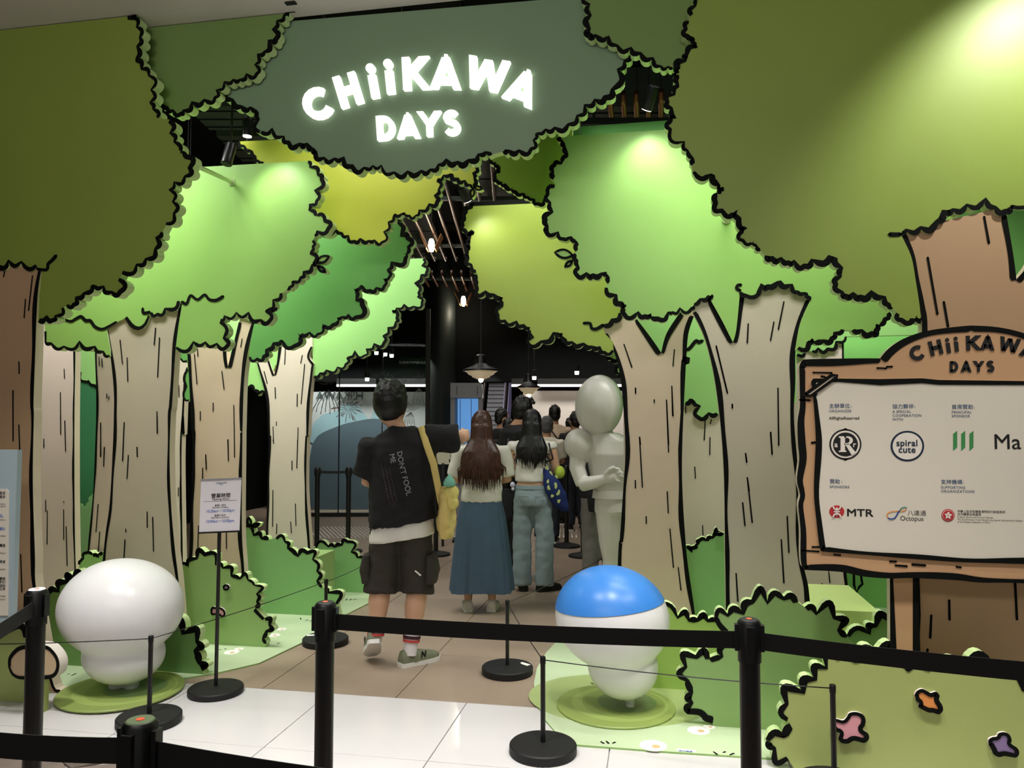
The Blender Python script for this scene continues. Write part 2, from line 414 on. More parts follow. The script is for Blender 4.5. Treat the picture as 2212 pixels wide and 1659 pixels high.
for j in range(7):
    for i in range(-5, 5):
        piece('floor_tile', -.64 + .81 * i, -.64 + .81 * (i + 1), 4.2 + .81 * j, 4.2 + .81 * (j + 1), M_CONC)
boxo('far_floor', (XL, 9.87, -.012), (XRT, 21, 0), M_CONC, fl)
boxo('side_floor', (XL, 3.31, -.012), (xs[0], 9.87, 0), M_CONC, fl); boxo('side_floor', (3.41, 4.2, -.012), (XRT, 9.87, 0), M_CONC, fl)
# herringbone boards in the near strip
L_, W_ = .56, .14
def plank(cx, cy, ang, m):
    if cx < -3.3 or cx > 2.0 or cy < 1.9 or cy > 3.62: return
    bm = bmesh.new(); q = Matrix.Rotation(ang, 3, 'Z'); g = .0016
    vs = [q @ V((s * (L_ / 2 - g), t * (W_ / 2 - g), 0)) + V((cx, cy, 0)) for s, t in ((-1, -1), (1, -1), (1, 1), (-1, 1))]
    if max(v.y for v in vs) > 3.31:
        vs = [V((v.x, min(v.y, 3.308), 0)) for v in vs]
        if max(v.y for v in vs) - min(v.y for v in vs) < .02: return
    dz = random.uniform(-.0006, .0004)
    a = [bm.verts.new((v.x, v.y, -.012)) for v in vs]; b = [bm.verts.new((v.x, v.y, dz)) for v in vs]
    bm.faces.new(b)
    for i in range(4): bm.faces.new((a[i], a[(i + 1) % 4], b[(i + 1) % 4], b[i]))
    mkbm('floor_plank', bm, m, fl)
s2 = math.sqrt(.5)
for i in range(-14, 15):
    for j in range(-9, 10):
        for k in (0, 1):
            # classic herringbone lattice at 45 degrees (4:1 boards)
            u = i * W_ + j * L_; v = i * W_ - j * L_
            if k == 0: cu, cv = u + L_ / 2, v + W_ / 2
            else: cu, cv = u + L_ + W_ / 2 - 0, v + W_ - L_ / 2
            x = (cu - cv) * s2 - .9; y = (cu + cv) * s2 + 2.6
            plank(x, y, R(45) if k == 0 else R(-45), random.choice((M_WOOD, M_WOOD, M_WOOD2)))
boxo('near_floor', (XL, -5, -.012), (XRT, 1.8, 0), M_WOOD, fl)
c0 = boxo('ceiling', (XL, -5, 3.92), (XRT, 4.1, 4.12), M_WHITEPAINT); tag(c0, kind='structure')
boxo('ceiling_slot', (P(618, 3, 3.95).x, 3.93, 3.912), (P(640, 3, 3.95).x, 3.96, 3.9205), M_BLACKM, c0)
c1 = boxo('ceiling_inner', (XL, 4.12, 4.7), (XRT, 21, 4.85), M_DARK); tag(c1, kind='structure')
BACK = 15.2
wl = boxo('wall_left', (XL - .15, -5, 0), (XL, 21, 4.85), M_DARK); tag(wl, kind='structure')
wr = boxo('wall_right', (XRT, -5, 0), (XRT + .15, 21, 4.85), M_DARK); tag(wr, kind='structure')
wb = boxo('wall_back', (XL, 19.5, 0), (XRT, 19.65, 4.85), M_DARK); tag(wb, kind='structure')

# ================================================================== TREE AND BUSH CUT-OUTS
G_LC = green('canopy_olive_green', (140, 158, 70)); G_RC = green('canopy_olive_green_right', (146, 168, 76))
G_UP = green('canopy_moss_green', (122, 150, 84)); G_SC = green('canopy_sage_green', (128, 154, 124))
G_T1 = green('canopy_leaf_green', (154, 202, 106)); G_T2 = green('canopy_deep_green', (104, 164, 88))
G_T3 = green('canopy_light_green', (156, 208, 124)); G_YC = green('canopy_yellow_green', (206, 212, 78))
G_R2 = green('canopy_lime_olive', (156, 174, 74)); G_R3 = green('canopy_lime_green', (140, 172, 58))
G_B = green('bush_green', (158, 192, 118)); G_BD = green('bush_dark_green', (118, 158, 92)); G_BM = green('bush_mid_green', (146, 198, 128))
G_BF = green('bush_olive_green', (168, 180, 108)); G_BR = green('bush_moss_green', (138, 170, 104)); G_BL = green('bush_lime_green', (170, 202, 104))
G_WALL = green('backdrop_deep_green', (66, 130, 84)); G_WALLR = green('backdrop_light_green', (140, 206, 112))
def bark(n, c): return mat(n, c, .5, var=.03, scale=2.5)
B_FRONT = bark('trunk_brown', (188, 154, 120)); B_MID = bark('trunk_beige', (214, 202, 184)); B_PALE = bark('trunk_pale', (226, 208, 196))
B_TAN = bark('trunk_tan', (212, 190, 166)); B_GREY = bark('trunk_grey_beige', (200, 190, 168))
def base_of(px, Y): return V((PX((px, 900), Y).x, Y, 0))
def floorpx(px, Y):
    """photo y of the floor line at this column on plane Y"""
    lo, hi = 915.0, 4000.0
    for _ in range(50):
        m = (lo + hi) / 2
        if P(px, m, Y).z > 0: lo = m
        else: hi = m
    return hi
def fb(px, Y): return (px, floorpx(px, Y) - .5)
def tree(label, px, Y, canopy, trunk, gm, bm_, marks=(), inner=(), w=.028, group=None, th=.06, mw=.011, name='tree_cutout', tf=.012):
    t = root(name, label, 'tree', base_of(px, Y))
    c = None
    if canopy: c = panel('canopy', canopy, Y, [gm, EDGE], t, th=th, w=w)
    k = None
    if trunk: k = panel('trunk', trunk, Y + tf, [bm_, BARK_EDGE], t, th=th, w=w * .9)
    if marks: strokes('bark_mark', marks, mw, Y + tf, k, smooth=False, wob=.15)
    if inner: strokes('drawn_leaf_line', inner, w * .8, Y, c or k)
    return t, c, k
def seg(s):
    """pairs of points: short bark strokes"""
    p = T(s); return [[p[i], p[i + 1]] for i in range(0, len(p) - 1, 2)]
# --- front left tree
Y = 3.9
LCs = T('1 820,30 858,105 885,170 905,240 890,300 868,378 915,435 960,480 975,575 970,655 990,695 1012,758')
LCs2 = T('1 1088,765 1100,850 1125,905 1150,988 1200,990 1232,1075 1190,1137 1120,1172 1090,1216 1115,1290 1122,1370 1062,1440')
LCs3 = T('1 1040,1482 1010,1525 1005,1600') + T('5 940,185 880,220 780,272')
LCs4 = T('5 765,298 778,400 715,398 660,360 597,340 545,405 495,430 480,480 425,476')
LCs5 = T('5 408,485 360,545 345,580 300,555 245,578')
tree('olive green tree cutout with brown trunk at the left end, behind the info board', -60, Y,
     [('n', [(-420, -40)] + [LCs[0]]), ('s', LCs), ('s', LCs2), ('s', LCs3), ('s', LCs4), ('s', LCs5),
      ('n', T('5 252,430')), ('C', T('5 268,262 250,430')[::-1]), ('s', T('5 240,225 138,202 58,195 -20,238 -90,205'), .42), ('n', [(-420, 570)])],
     [('n', [(-420, 560), (20, 540), (88, 560)]), ('c', T('5 265,240 240,420 225,800 215,1100') + T('A 320,0 310,600 330,1300 345,1650') + T('B 405,960 470,1050') + [fb(138, Y + .012)]),
      ('n', [fb(-420, Y + .012)])], G_LC, B_FRONT,
     seg('5 35,240 25,290 210,285 185,505 165,435 157,552 123,835 125,908 85,1018 86,1340 123,1238 130,1475 A 162,995 165,1012 163,1095 166,1440 198,1300 210,1650'),
     [T('5 240,240 300,245 310,208 335,185 362,155')], w=.025)
# --- hanging pieces above
Y = 4.04
def hang(label, px, Y, runs, gm, w=.03, name='canopy_cutout', th=.055):
    o = panel(name, runs, Y, [gm, EDGE], None, th=th, w=w)
    # re-seat as a thing with its outline as a part
    return o
def hang(label, px, Y, runs, gm, w=.03, name='canopy_cutout', th=.055, hook=False):
    t = root(name, label, 'canopy panel', V((PX((px, 300), Y).x, Y, PX((px, 300), Y).z)))
    o = panel('panel', runs, Y, [gm, EDGE], t, th=th, w=w)
    if hook:
        co = [v.co + V(t.location) for v in o.data.vertices]; zm = max(v.z for v in co); xs_ = [v.x for v in co if v.z > zm - .12]
        for x in (min(xs_) + .05, max(xs_) - .05):
            bm = bmesh.new(); tube(bm, [V((x, Y + .03, zm - .06)), V((x, Y + .03, 4.71))], .004, 6); mkbm('hanger', bm, M_STEEL, t)
    return t
UL = T('1 1890,15 1840,50 1825,105 1780,140 1755,190 1780,258 1728,270 1700,340 1655,355 1640,415 1652,480 1582,483 1538,520 1495,520 1440,530 1390,580 1385,632 1310,650 1235,665 1180,715 1160,742 1105,715 1062,705 1040,665')
hang('moss green canopy panel left of the lit name sign, tucked behind the olive tree', 480, Y, [('n', T('1 700,100 700,-60 1895,-60')), ('s', UL), ('n', T('1 900,640 700,600'))], G_UP, w=.026)
UR = T('3 765,-10 800,32 805,100 795,185 800,245 848,240 928,245 982,300 1070,318 1130,352 1210,382 1262,432 1312,435 1345,435')
hang('moss green canopy panel right of the lit name sign, tucked behind the olive tree', 1390, Y + .004, [('n', T('3 1700,-80 765,-80')), ('s', UR), ('n', T('3 1700,435'))], G_UP, w=.026)
# --- the sign canopy with lit letters
Y = 4.11
SCs = T('2 15,600 60,650 120,695 182,700 230,712')
SCs2 = T('2 232,712 228,765 238,855')
SCs3 = T('2 245,855 320,830 390,880 418,925 495,935 540,935 580,965 585,990 650,1020 720,1025 775,1018 825,1080 910,1082 965,1068 1018,1065 1100,1112 1188,1110 1275,1105 1335,1095 1390,1062 1435,1032 1505,1052 1580,1040 1645,1000 1688,968 1730,988')
SCs4 = T('2 1795,970 1832,978 1900,975 1985,962 1998,900 2012,850 2070,838 2130,828') + T('3 680,805 738,748 785,680 848,650 920,642 968,580 1000,450 1040,400 1075,340')
sg = root('name_sign', 'sage green canopy sign with glowing white letters over the entrance', 'sign', V((PX((900, 300), Y).x, Y, PX((900, 300), Y).z)))
panel('sign_panel', [('n', T('2 -60,560') + T('2 -60,-60') + T('3 1200,-60') + T('3 1200,330')), ('s', SCs4[::-1]), ('s', SCs3[::-1]), ('s', SCs2[::-1]), ('s', SCs[::-1])], Y, [G_SC, EDGE], sg, w=.027)
M_GLOW = mat('lit_letter', (255, 255, 252), .4, var=0, emit=(255, 253, 246), estr=1.25)
def zl(v, rows):
    ox, oy, sc = ZV[v]; return [(c, ox + x / sc, oy + y / sc, h / sc, ws, r) for c, x, y, h, ws, r in rows]
SIGN1 = [('C', 622, 672, 205, 1.0, -24), ('H', 815, 586, 205, .9, -17), ('i', 972, 530, 215, .95, -10), ('i', 1078, 502, 215, .95, -6), ('K', 1240, 480, 207, .95, -3),
         ('A', 1437, 476, 205, 1, 1), ('W', 1697, 490, 212, .98, 9), ('A', 1925, 570, 212, 1, 21)]
SIGN2 = [('D', 1052, 828, 155, .98, -4), ('A', 1198, 817, 153, 1, -3), ('Y', 1332, 802, 158, 1, -2), ('S', 1475, 795, 160, .98, -2)]
letters('lit_letter', zl('2', SIGN1 + SIGN2), Y, .03, M_GLOW, sg)
# --- yellow canopy
Y = 5.0
YL = T('1 1528,905 1560,940 1617,965 1622,1012 1650,1037 1690,1040')
YB = T('6 600,300 735,270 760,318 805,330 845,372 885,352 940,365 975,360 1028,372 1038,300 1068,240 1098,187 1152,190 1172,175 1195,205 1240,200 1265,165 1328,130 1388,112 1368,68 1392,30') + T('2 1375,1150')
YC2 = T('2 1375,1150 1420,1130 1465,1110 1500,1160 1550,1165 1585,1190 1605,1200')
YC3 = T('2 1607,1195 1622,1140 1612,1110 1640,1075 1600,1040')
t = hang('yellow green canopy panel hanging under the lit name sign', 800, Y, [('n', T('1 2600,893')), ('n', T('1 1800,893 1528,905')), ('s', YL), ('n', T('6 520,150')), ('s', YB), ('s', YC2), ('s', YC3), ('n', T('2 1600,980'))], G_YC, w=.023, hook=True)
leaves(Y - .03, [(T('2 1605,1195')[0], T('2 1668,1212')[0]), (T('2 1604,1200')[0], T('2 1598,1268')[0])], t, G_YC, w=.013)
# --- dark lime canopy right of it
R3 = T('3 175,1025 215,1045 220,1078 240,1095')
t = hang('lime green canopy panel between the name sign and the bright tree', 1110, Y + .03, [('n', T('3 700,800 250,960')), ('s', T('3 165,1030 215,1035 215,1078 240,1097')), ('s', T('3 240,1097 197,1140 212,1168 252,1165 262,1200 320,1200 330,1240 388,1235 412,1272 452,1270 480,1315 525,1290 528,1270')), ('n', T('3 700,1250'))], G_R3, w=.023, hook=True)
# --- left tree 1
Y = 4.7
top = T('1 1200,1073 1972,1030')
e1 = T('1 1972,1030 1990,1065 2042,1112 2072,1145 2022,1220 2035,1290 1987,1312 1985,1342 2025,1382')
e2 = T('6 605,190 668,220 690,285 612,300 592,330')
e3 = T('6 580,352 590,395 562,430 605,500 582,520 527,560 510,600 450,612 440,660 415,668')
e4 = T('6 385,690 332,740 278,800 310,880 245,872 168,822 92,820') + T('5 1440,545 1410,575')
e5 = T('5 1410,575 1440,680 1455,750 1387,725 1315,715 1240,715 1125,748')
e6 = T('5 705,800 660,775 605,745 510,712 410,742 328,722 290,715')
tl1, cl1, kl1 = tree('bright green tree cutout with wide grey beige trunk behind the white statue', 310, Y,
     [('n', [(100, 362)] + top), ('s', e1), ('s', e2), ('s', e3), ('s', e4), ('s', e5, .38), ('C', T('5 1122,770 1140,620 1165,465')), ('s', T('5 1150,445 1062,500 1010,540 962,520'), .4),
      ('s', T('5 960,540 800,555'), .5), ('n', T('5 748,580 682,612')), ('C', T('5 682,625 705,760')), ('s', e6, .36), ('l', T('5 288,715 286,640')), ('n', T('5 286,590 100,600'))],
     [('n', T('5 682,600 760,540 960,500 1165,440')), ('c', T('5 1165,465 1140,620 1120,800 1102,1100') + T('A 1610,0 1600,400 1615,850 1650,1250 1690,1600') + [fb(398, Y + .012)]),
      ('c', [fb(205, Y + .012)] + T('A 970,1380 1000,1100 1040,800 1068,300 1078,0') + T('5 730,1000 705,760 682,625'))], G_T1, B_GREY,
     seg('5 770,695 785,845 815,808 819,958 997,618 988,725 1022,680 1010,930 1006,1153 1007,1290 796,1222 786,1468 878,1382 880,1440 A 1174,55 1158,415 1213,365 1200,585 1295,288 1296,375 1484,0 1487,155 1390,898 1391,1045 1442,950 1450,1268 1188,1060 1189,1087 1181,1160 1170,1350'),
     [T('5 410,562 455,575 485,560 520,545 550,570 580,572 610,610 655,625 700,606 745,580'), T('5 915,492 918,520 945,520 960,515'), T('5 1165,450 1195,462 1220,410 1265,436 1310,405 1340,435 1385,440 1430,415'), T('6 318,808 335,800 350,788')], w=.023)
leaves(Y, [(T('6 600,500')[0], T('6 690,452')[0]), (T('6 605,515')[0], T('6 668,562')[0])], tl1, G_T1)
# --- left tree 2
Y = 5.4
c2 = T('6 1130,238 1152,315 1200,330 1205,400 1165,440 1185,470 1090,500 1065,545 1078,590 1030,597 1045,650 990,665 945,690 900,642 840,663 865,730 910,760 858,858 808,835 770,850 735,850 715,905 640,882 615,960 560,950 485,948 470,1040 385,990 335,1020 290,1060 275,1105 225,1122 172,1100')
tree('deep green tree cutout with forked beige trunk behind the opening hours stand', 470, Y,
     [('n', T('6 -150,850 -150,400 700,150 1060,150 1135,205')), ('s', [T('6 1135,205')[0]] + c2), ('n', T('5 1592,790 1607,680 1628,582 1560,558'))],
     [('n', T('5 1195,700 1440,700')), ('c', T('5 1448,760 1452,820 1460,870')), ('c', T('5 1460,870 1482,780 1530,580')), ('n', T('5 1540,540 1640,540')), ('c', T('5 1628,585 1585,780 1562,950 1552,1250') + T('C 640,0 635,700 655,1040') + [fb(532, Y + .012)]),
      ('c', [fb(402, Y + .012)] + T('C 215,960 235,500 245,0') + T('5 1225,1250 1215,1000 1200,765'))], G_T2, B_TAN,
     seg('5 1245,785 1262,975 1265,752 1268,798 1550,688 1542,738 1421,895 1435,1010 1365,1098 1365,1150 1283,1152 1283,1207 1497,1112 1502,1445 1460,1332 1463,1468 1317,1430 1321,1522 1298,1515 1297,1600 C 350,118 355,238 525,0 530,168 577,0 579,138 325,225 325,310 293,685 286,855 513,735 515,865'), w=.03)
# --- left tree 3
Y = 6.3
c3 = T('6 1290,468 1283,515 1315,560 1278,580 1240,628 1265,690 1255,715 1285,750 1225,782 1165,768 1118,790 1085,805')
c3b = T('6 1088,805 1128,850 1115,880 1065,915 1035,965 1045,1012 975,1020 925,1050 912,1095 850,1065 800,1100 795,1150 740,1168 670,1190 630,1210 585,1232')
tree('light green tree cutout with forked beige trunk beside the glass front', 620, Y,
     [('n', T('6 900,480 1195,470')), ('l', T('6 1195,470 1200,470')), ('n', T('6 1290,468')), ('s', c3), ('s', c3b), ('n', T('6 575,1000 300,780 0,780')), ('n', T('5 1422,830 1585,990')), ('s', T('5 1590,990 1632,1010 1652,1052 1700,1025'), .4), ('n', T('5 1760,860'))],
     [('n', T('5 1640,760 1725,760')), ('c', T('5 1722,825 1738,875 1755,920')), ('c', T('5 1755,920 1772,850 1790,690')), ('n', T('5 1800,640 2000,640')), ('c', T('5 2000,740 1978,800 2010,848')), ('c', T('5 2008,850 1985,1050 1972,1300') + T('C 1155,0 1150,400 1180,860') + [fb(673, Y + .012)]),
      ('c', [fb(570, Y + .012)] + T('C 830,750 840,400 850,0') + T('5 1715,1300 1712,1150 1695,1020 1645,840'))], G_T3, B_MID,
     seg('5 1690,895 1711,972 1761,998 1763,1068 1827,750 1822,850 1935,792 1925,842 1950,850 1927,1102 1903,1040 1902,1120 1770,1218 1770,1242 1748,1250 1751,1355 1908,1255 1900,1513 1869,1468 1869,1523 C 885,0 890,30 1080,0 1075,225 1036,168 1036,238 884,402 881,690 1063,510 1067,682 1025,653 1031,740 915,670 912,750'), w=.024, tf=-.012)
# --- right front tree
Y = 3.98
a1 = T('3 1500,0 1478,35 1455,105'); a2 = T('3 1447,138 1412,185 1425,245 1478,240')
a3 = T('3 1478,240 1470,288 1502,302 1422,345 1410,382 1350,432 1382,466 1350,500 1383,540 1345,600 1292,655 1325,700 1365,757 1312,772 1315,835 1410,912 1430,970 1477,1012 1462,1060')
a4 = T('3 1468,1105 1590,1112 1647,1190 1630,1215 1652,1238 1600,1300 1650,1362 1758,1345 1748,1410 1818,1462 1770,1480 1785,1548 1862,1543 1872,1580 1905,1605')
a5 = T('3 1932,1635') + T('8 575,192 635,183 680,215 720,200 790,238 840,195 970,160')
a6 = T('8 970,160 1012,235 1005,285 970,340 1020,397 1045,432 1097,410 1145,445 1215,400 1290,430 1312,480 1352,490')
a7 = T('8 1375,520 1400,580 1508,535 1530,590')
tree('olive green tree cutout with wide brown trunk behind the sponsor board, lit from above', 2150, Y,
     [('n', [(2560, 452), (2560, -400), (1510, -150)]), ('s', a1), ('s', a2, .4), ('s', a3), ('s', a4, .42), ('s', a5, .36), ('s', a6, .34), ('s', a7, .4), ('n', T('8 1530,560')), ('C', T('8 1525,480 1500,320 1470,160 1405,20')),
      ('s', T('4 1400,1500 1440,1480 1532,1468 1640,1432 1680,1365 1740,1355 1828,1322 1942,1283 2000,1338 2075,1372 2112,1322'), .35), ('n', T('4 2400,1330'))],
     [('n', T('8 1400,-20 1640,-60 2000,-140')), ('n', T('8 2090,-120')), ('c', T('8 2075,-110 2120,150 2140,312')), ('c', T('8 2140,312 2215,220 2300,60')), ('n', [(2262, 440), (2560, 440), fb(2560, Y + .012)]),
      ('n', [fb(1955, Y + .012)]), ('c', [fb(1968, Y + .012), (1978, 1250), (1988, 900)] + T('8 1540,640 1525,480 1500,320 1470,160 1405,20'))], G_RC, B_FRONT,
     seg('4 1936,1388 1966,1555 8 1575,168 1637,528 1678,452 1705,608 J 2150,190 2162,435 1700,305 1702,437 1578,408 1570,560 1552,640 1545,700'),
     [T('4 1330,1500 1365,1502 1400,1500'), T('4 2112,1322 2150,1330 2215,1326')], w=.026, mw=.014)
# --- right tree 1 (bright)
Y = 4.7
b1 = T('3 600,882 640,900 640,945 675,992 625,1040 575,1050 565,1100 578,1150')
b2 = T('3 590,1185 532,1240 550,1300 562,1355 508,1410 548,1447 522,1490 605,1493 640,1540 682,1513 735,1550 722,1610')
b3 = T('7 1015,435 1010,490 1042,522 1012,580 1085,575 1130,598 1185,558 1228,578 1225,630')
b4 = T('7 1205,655 1268,712 1300,775 1342,768 1318,835 1415,822 1460,855 1500,822 1540,870 1608,810 1640,825 1685,792 1765,800 1772,770')
b5 = T('8 990,310 945,308 925,345 885,370 880,410 830,437')
b6 = T('8 1330,515 1312,572 1245,592 1262,640 1220,672 1150,645 1088,633'); b7 = T('8 1042,630 985,655 975,695 910,712 835,685 828,728 740,752')
tl, cr1, kr1 = tree('bright green tree cutout with grey beige forked trunk left of the sponsor board', 1650, Y,
     [('n', T('3 1450,820') + T('3 705,868')), ('n', T('3 640,872')), ('s', b1, .34), ('s', b2, .34), ('s', b3, .36), ('s', b4, .38),
      ('s', T('7 1772,770 1818,738 1888,712'), .3), ('C', T('8 185,435 260,570 330,710')), ('C', T('8 330,710 352,620 375,385')), ('s', T('8 375,385 400,420 510,350 555,372 612,318 700,350 740,402 792,388 830,437'), .36),
      ('C', T('8 825,440 760,590 728,760')), ('s', b7[::-1], .36), ('s', b6[::-1], .36), ('n', [(2060, 640), (2060, 300)])],
     [('n', T('8 70,480 180,400 190,430')), ('c', T('8 185,435 260,570 330,710')), ('c', T('8 330,710 352,620 375,385')), ('n', T('8 380,330 620,280 830,400')), ('c', T('8 825,440 760,590 728,760') + T('L 795,400 788,600 815,950 838,1400 878,1640') + [fb(1754, Y + .012)]),
      ('c', [fb(1569, Y + .012)] + T('L 396,1640 390,1200 385,900 365,620') + T('8 210,920 150,680 75,520'))], G_T1, B_GREY,
     seg('8 222,733 294,1033 427,592 421,713 591,580 570,697 655,450 620,625 617,1003 622,1367 570,1285 580,1425 325,1105 326,1130 410,1420 418,1475 421,1575 433,1659 L 341,182 405,453 433,517 434,538 510,802 515,852 520,942 548,1200 493,1086 506,1218 655,680 663,806 716,1300 731,1548 750,1165 760,1373 455,1495 465,1655'),
     [T('8 380,342 360,345 353,365 375,378'), T('7 1868,735 1885,722 1890,708')], w=.027)
leaves(Y, [(T('7 1005,450')[0], T('7 878,430')[0]), (T('7 1000,480')[0], T('7 945,528')[0])], tl, G_T1, w=.013)
# --- right tree 2 (olive)
Y = 5.4
d1 = T('7 350,112 345,140 300,170 318,215 285,255 300,300 370,298'); d2 = T('7 370,302 330,345 325,375 315,400 335,432 312,470 345,515 382,560')
d3 = T('7 390,577 370,625 398,657 375,705 440,690 490,712 553,722 540,770 512,835 560,878 635,880 680,912 727,910 742,972 705,1015 800,1010 880,958 935,948 940,1000 992,1013 1065,1025 1120,1045 1168,1045 1200,1082 1260,1058')
tree('lime olive tree cutout with forked tan trunk in front of the grey figure', 1400, Y,
     [('n', T('7 760,93')), ('l', T('7 735,94 352,110')), ('s', d1), ('s', d2), ('s', d3, .36), ('n', T('7 1255,1000 1205,950 1190,905')), ('s', T('7 1195,905 1262,880 1312,815'), .3), ('n', T('7 1480,800 1480,100'))],
     [('n', T('7 1185,905 1300,780 1415,800')), ('c', T('7 1408,858 1500,980 1565,1075')), ('c', T('7 1565,1075 1600,950 1690,810')), ('n', T('7 1700,760 1790,760')), ('c', T('7 1772,840 1735,960 1722,1150') + T('G 1590,0 1560,700 1565,1100 1588,1450 1610,1659') + T('H 1530,540') + [fb(1505, Y + .012)]),
      ('c', [fb(1328, Y + .012)] + T('G 1055,1510 1068,1400 1095,1000 1112,700 1090,300') + T('7 1300,1200 1265,1070 1205,955'))], G_R2, B_TAN,
     seg('7 1327,1018 1377,1165 1649,1053 1640,1158 1633,1288 1638,1475 1599,1375 1612,1659 1401,1298 1401,1332 1520,1373 1521,1392 1427,1612 1432,1659 G 1222,605 1245,1005 1437,310 1453,725 1479,200 1489,437 1189,950 1190,1012 1443,1040 1451,1210 1275,1238 1276,1292 1464,1338 1492,1643 1190,215 1191,257 H 1408,190 1428,355'),
     [T('7 1070,883 1110,885 1120,915 1150,920 1195,895')], w=.03)
t = root('canopy_cutout', 'small pale green canopy sprigs low behind the grey figure', 'canopy panel', V((PX((1325, 770), 5.6).x, 5.6, PX((1325, 770), 5.6).z)))
panel('panel', [('s', T('7 1340,1060 1265,1058 1215,1095 1240,1118 1290,1120')), ('n', T('7 1340,1140'))], 5.6, [G_T3, EDGE], t, w=.022)
panel('panel', [('s', T('7 1330,1140 1290,1160 1270,1185 1290,1210 1330,1225')), ('n', T('7 1345,1180'))], 5.6, [G_T3, EDGE], t, w=.022)
x_ = PX((1352, 780), 5.6).x; boxo('stake', (x_ - .02, 5.6, 0), (x_ + .02, 5.64, PX((1340, 762), 5.6).z), B_MID, t)
x_ = PX((1336, 770), 5.6).x; boxo('brace', (x_ - .03, 5.605, PX((1340, 785), 5.6).z), (x_ + .06, 5.63, PX((1340, 765), 5.6).z), G_T3, t)
# --- trees further back on the right
Y = 6.0
tree('pale tree cutout seen between the two right trunks', 1525, Y, [('n', [(1330, 690), (1720, 560), (1720, 870)]), ('s', T('L 352,575 298,578 228,600') + T('L 240,530 200,485 158,520'), .36), ('n', [(1420, 870)])],
     [('n', [(1455, 840), (1590, 840)]), ('l', [(1590, 840), fb(1610, Y)]), ('l', [fb(1455, Y), (1462, 850)])], G_T3, B_MID,
     seg('L 163,530 164,565 276,615 271,723 312,605 306,630 304,710 303,808 216,880 220,945 261,1218 264,1290'), [T('L 170,203 190,190 222,152 240,158 262,150')], w=.028)
tree('pale narrow tree cutout behind the sponsor board posts', 1785, Y + .2, [('n', [(1640, 560), (2100, 560), (2100, 720)]), ('s', T('I 600,130 540,165 490,215 430,205 390,220'), .4), ('s', T('I 350,205 300,245'), .5), ('n', [(1640, 770)])],
     [('n', [(1700, 730), (1820, 720)]), ('l', [(1822, 720), (1828, 1240), fb(1842, Y + .2)]), ('l', [fb(1700, Y + .2), (1700, 740)])], G_T3, B_PALE,
     seg('J 878,110 887,185 833,190 852,312'), w=.022)
Y = 5.6
t = root('bush_cutout', 'light green bush cutout with a leaf sprig between the two right trunks', 'bush', base_of(1525, Y))
panel('foliage', [('n', [fb(1450, Y)]), ('n', T('G 1560,1470')), ('s', T('G 1595,1470 1638,1525 1660,1470 1690,1465 1695,1415 1755,1435 1800,1395 1885,1372'), .4), ('n', [(1610, 1150), fb(1640, Y)])], Y, [G_BM, EDGE], t, w=.026)
leaves(Y - .02, [(T('G 1830,1395')[0], T('G 1832,1322')[0]), (T('G 1835,1385')[0], T('G 1895,1372')[0])], t, G_BM, w=.02)
# --- backs on the left
Y = 5.5
tree('pale pink tree trunk cutout left of the grey beige trunk', 120, Y, None, [('n', [(60, 560), (163, 560)]), ('c', [(163, 620), (163, 760), (161, 900), (161, 1060), (163, 1200), fb(168, Y)]), ('n', [fb(60, Y)])], B_PALE, B_PALE,
     seg('5 412,880 414,938 388,1030 390,1298 416,1212 421,1405 282,1330 283,1380 A 415,210 415,288 573,0 575,168 614,40 621,325 433,787 434,895 449,888 446,1203 603,800 604,808 602,877 603,1160 626,1037 635,1405'), w=.018)
tree('narrow pale tree trunk cutout against the grey beige trunk', 225, Y - .3, None, [('n', [(206, 740), (262, 740), fb(262, Y - .3), fb(180, Y - .3)]), ('c', [fb(182, Y - .3)] + T('A 830,1260 880,740 900,300 910,0') + T('5 617,1000 610,800 610,740'))], B_PALE, B_PALE,
     seg('5 635,803 638,860 653,815 656,868 685,1040 686,1068 698,1055 699,1075 645,1225 647,1440 668,1382 665,1503 A 953,60 950,378 988,290 980,470 928,827 908,1087 943,1087 928,1290'), w=.018)
t = root('bush_cutout', 'small pale green bush cutout between the pale trunks at far left', 'bush', base_of(195, 5.1))
panel('foliage', [('n', [fb(150, 5.1)]), ('s', T('A 750,1400 760,1350 785,1335 820,1270 870,1305 885,1290 935,1330 970,1275'), .35), ('n', [(260, 1190), fb(260, 5.1)])], 5.1, [G_T3, EDGE], t, w=.022)
bd = root('backdrop_panel', 'deep green backdrop wall panel painted with pale leaves behind the left trunks', 'panel', base_of(180, 6.9))
x0, x1 = P(40, 900, 6.9).x, P(330, 900, 6.9).x
boxo('board', (x0, 6.9, 0), (x1, 6.95, 3.3), G_WALL, bd)
panel('painted_leaves', [('n', T('5 470,640 640,640')), ('s', T('5 640,1000 605,990 570,945 545,965 518,905 492,875'), .35), ('n', T('5 470,860'))], 6.89, [G_T3, EDGE], bd, th=.008, w=.02)
panel('painted_leaves', [('n', [fb(100, 6.89)]), ('s', T('A 690,900 720,860 765,820 775,855 815,850 840,800 860,745 900,730'), .25), ('n', [(230, 1060), fb(240, 6.89)])], 6.89, [G_BM, EDGE], bd, th=.008, ink=False)
tree('slim grey green trunk cutout in the gap right of the grey beige trunk', 390, 6.2, None, [('n', [(340, 740), (400, 740)]), ('c', T('5 1205,870 1190,960 1180,1100 1172,1300') + T('A 1725,0 1712,400 1722,1150') + [fb(397, 6.2)]), ('n', [fb(330, 6.2)])], B_GREY, B_MID, seg('A 1685,670 1683,750 5 1146,985 1147,1060'), w=.02)
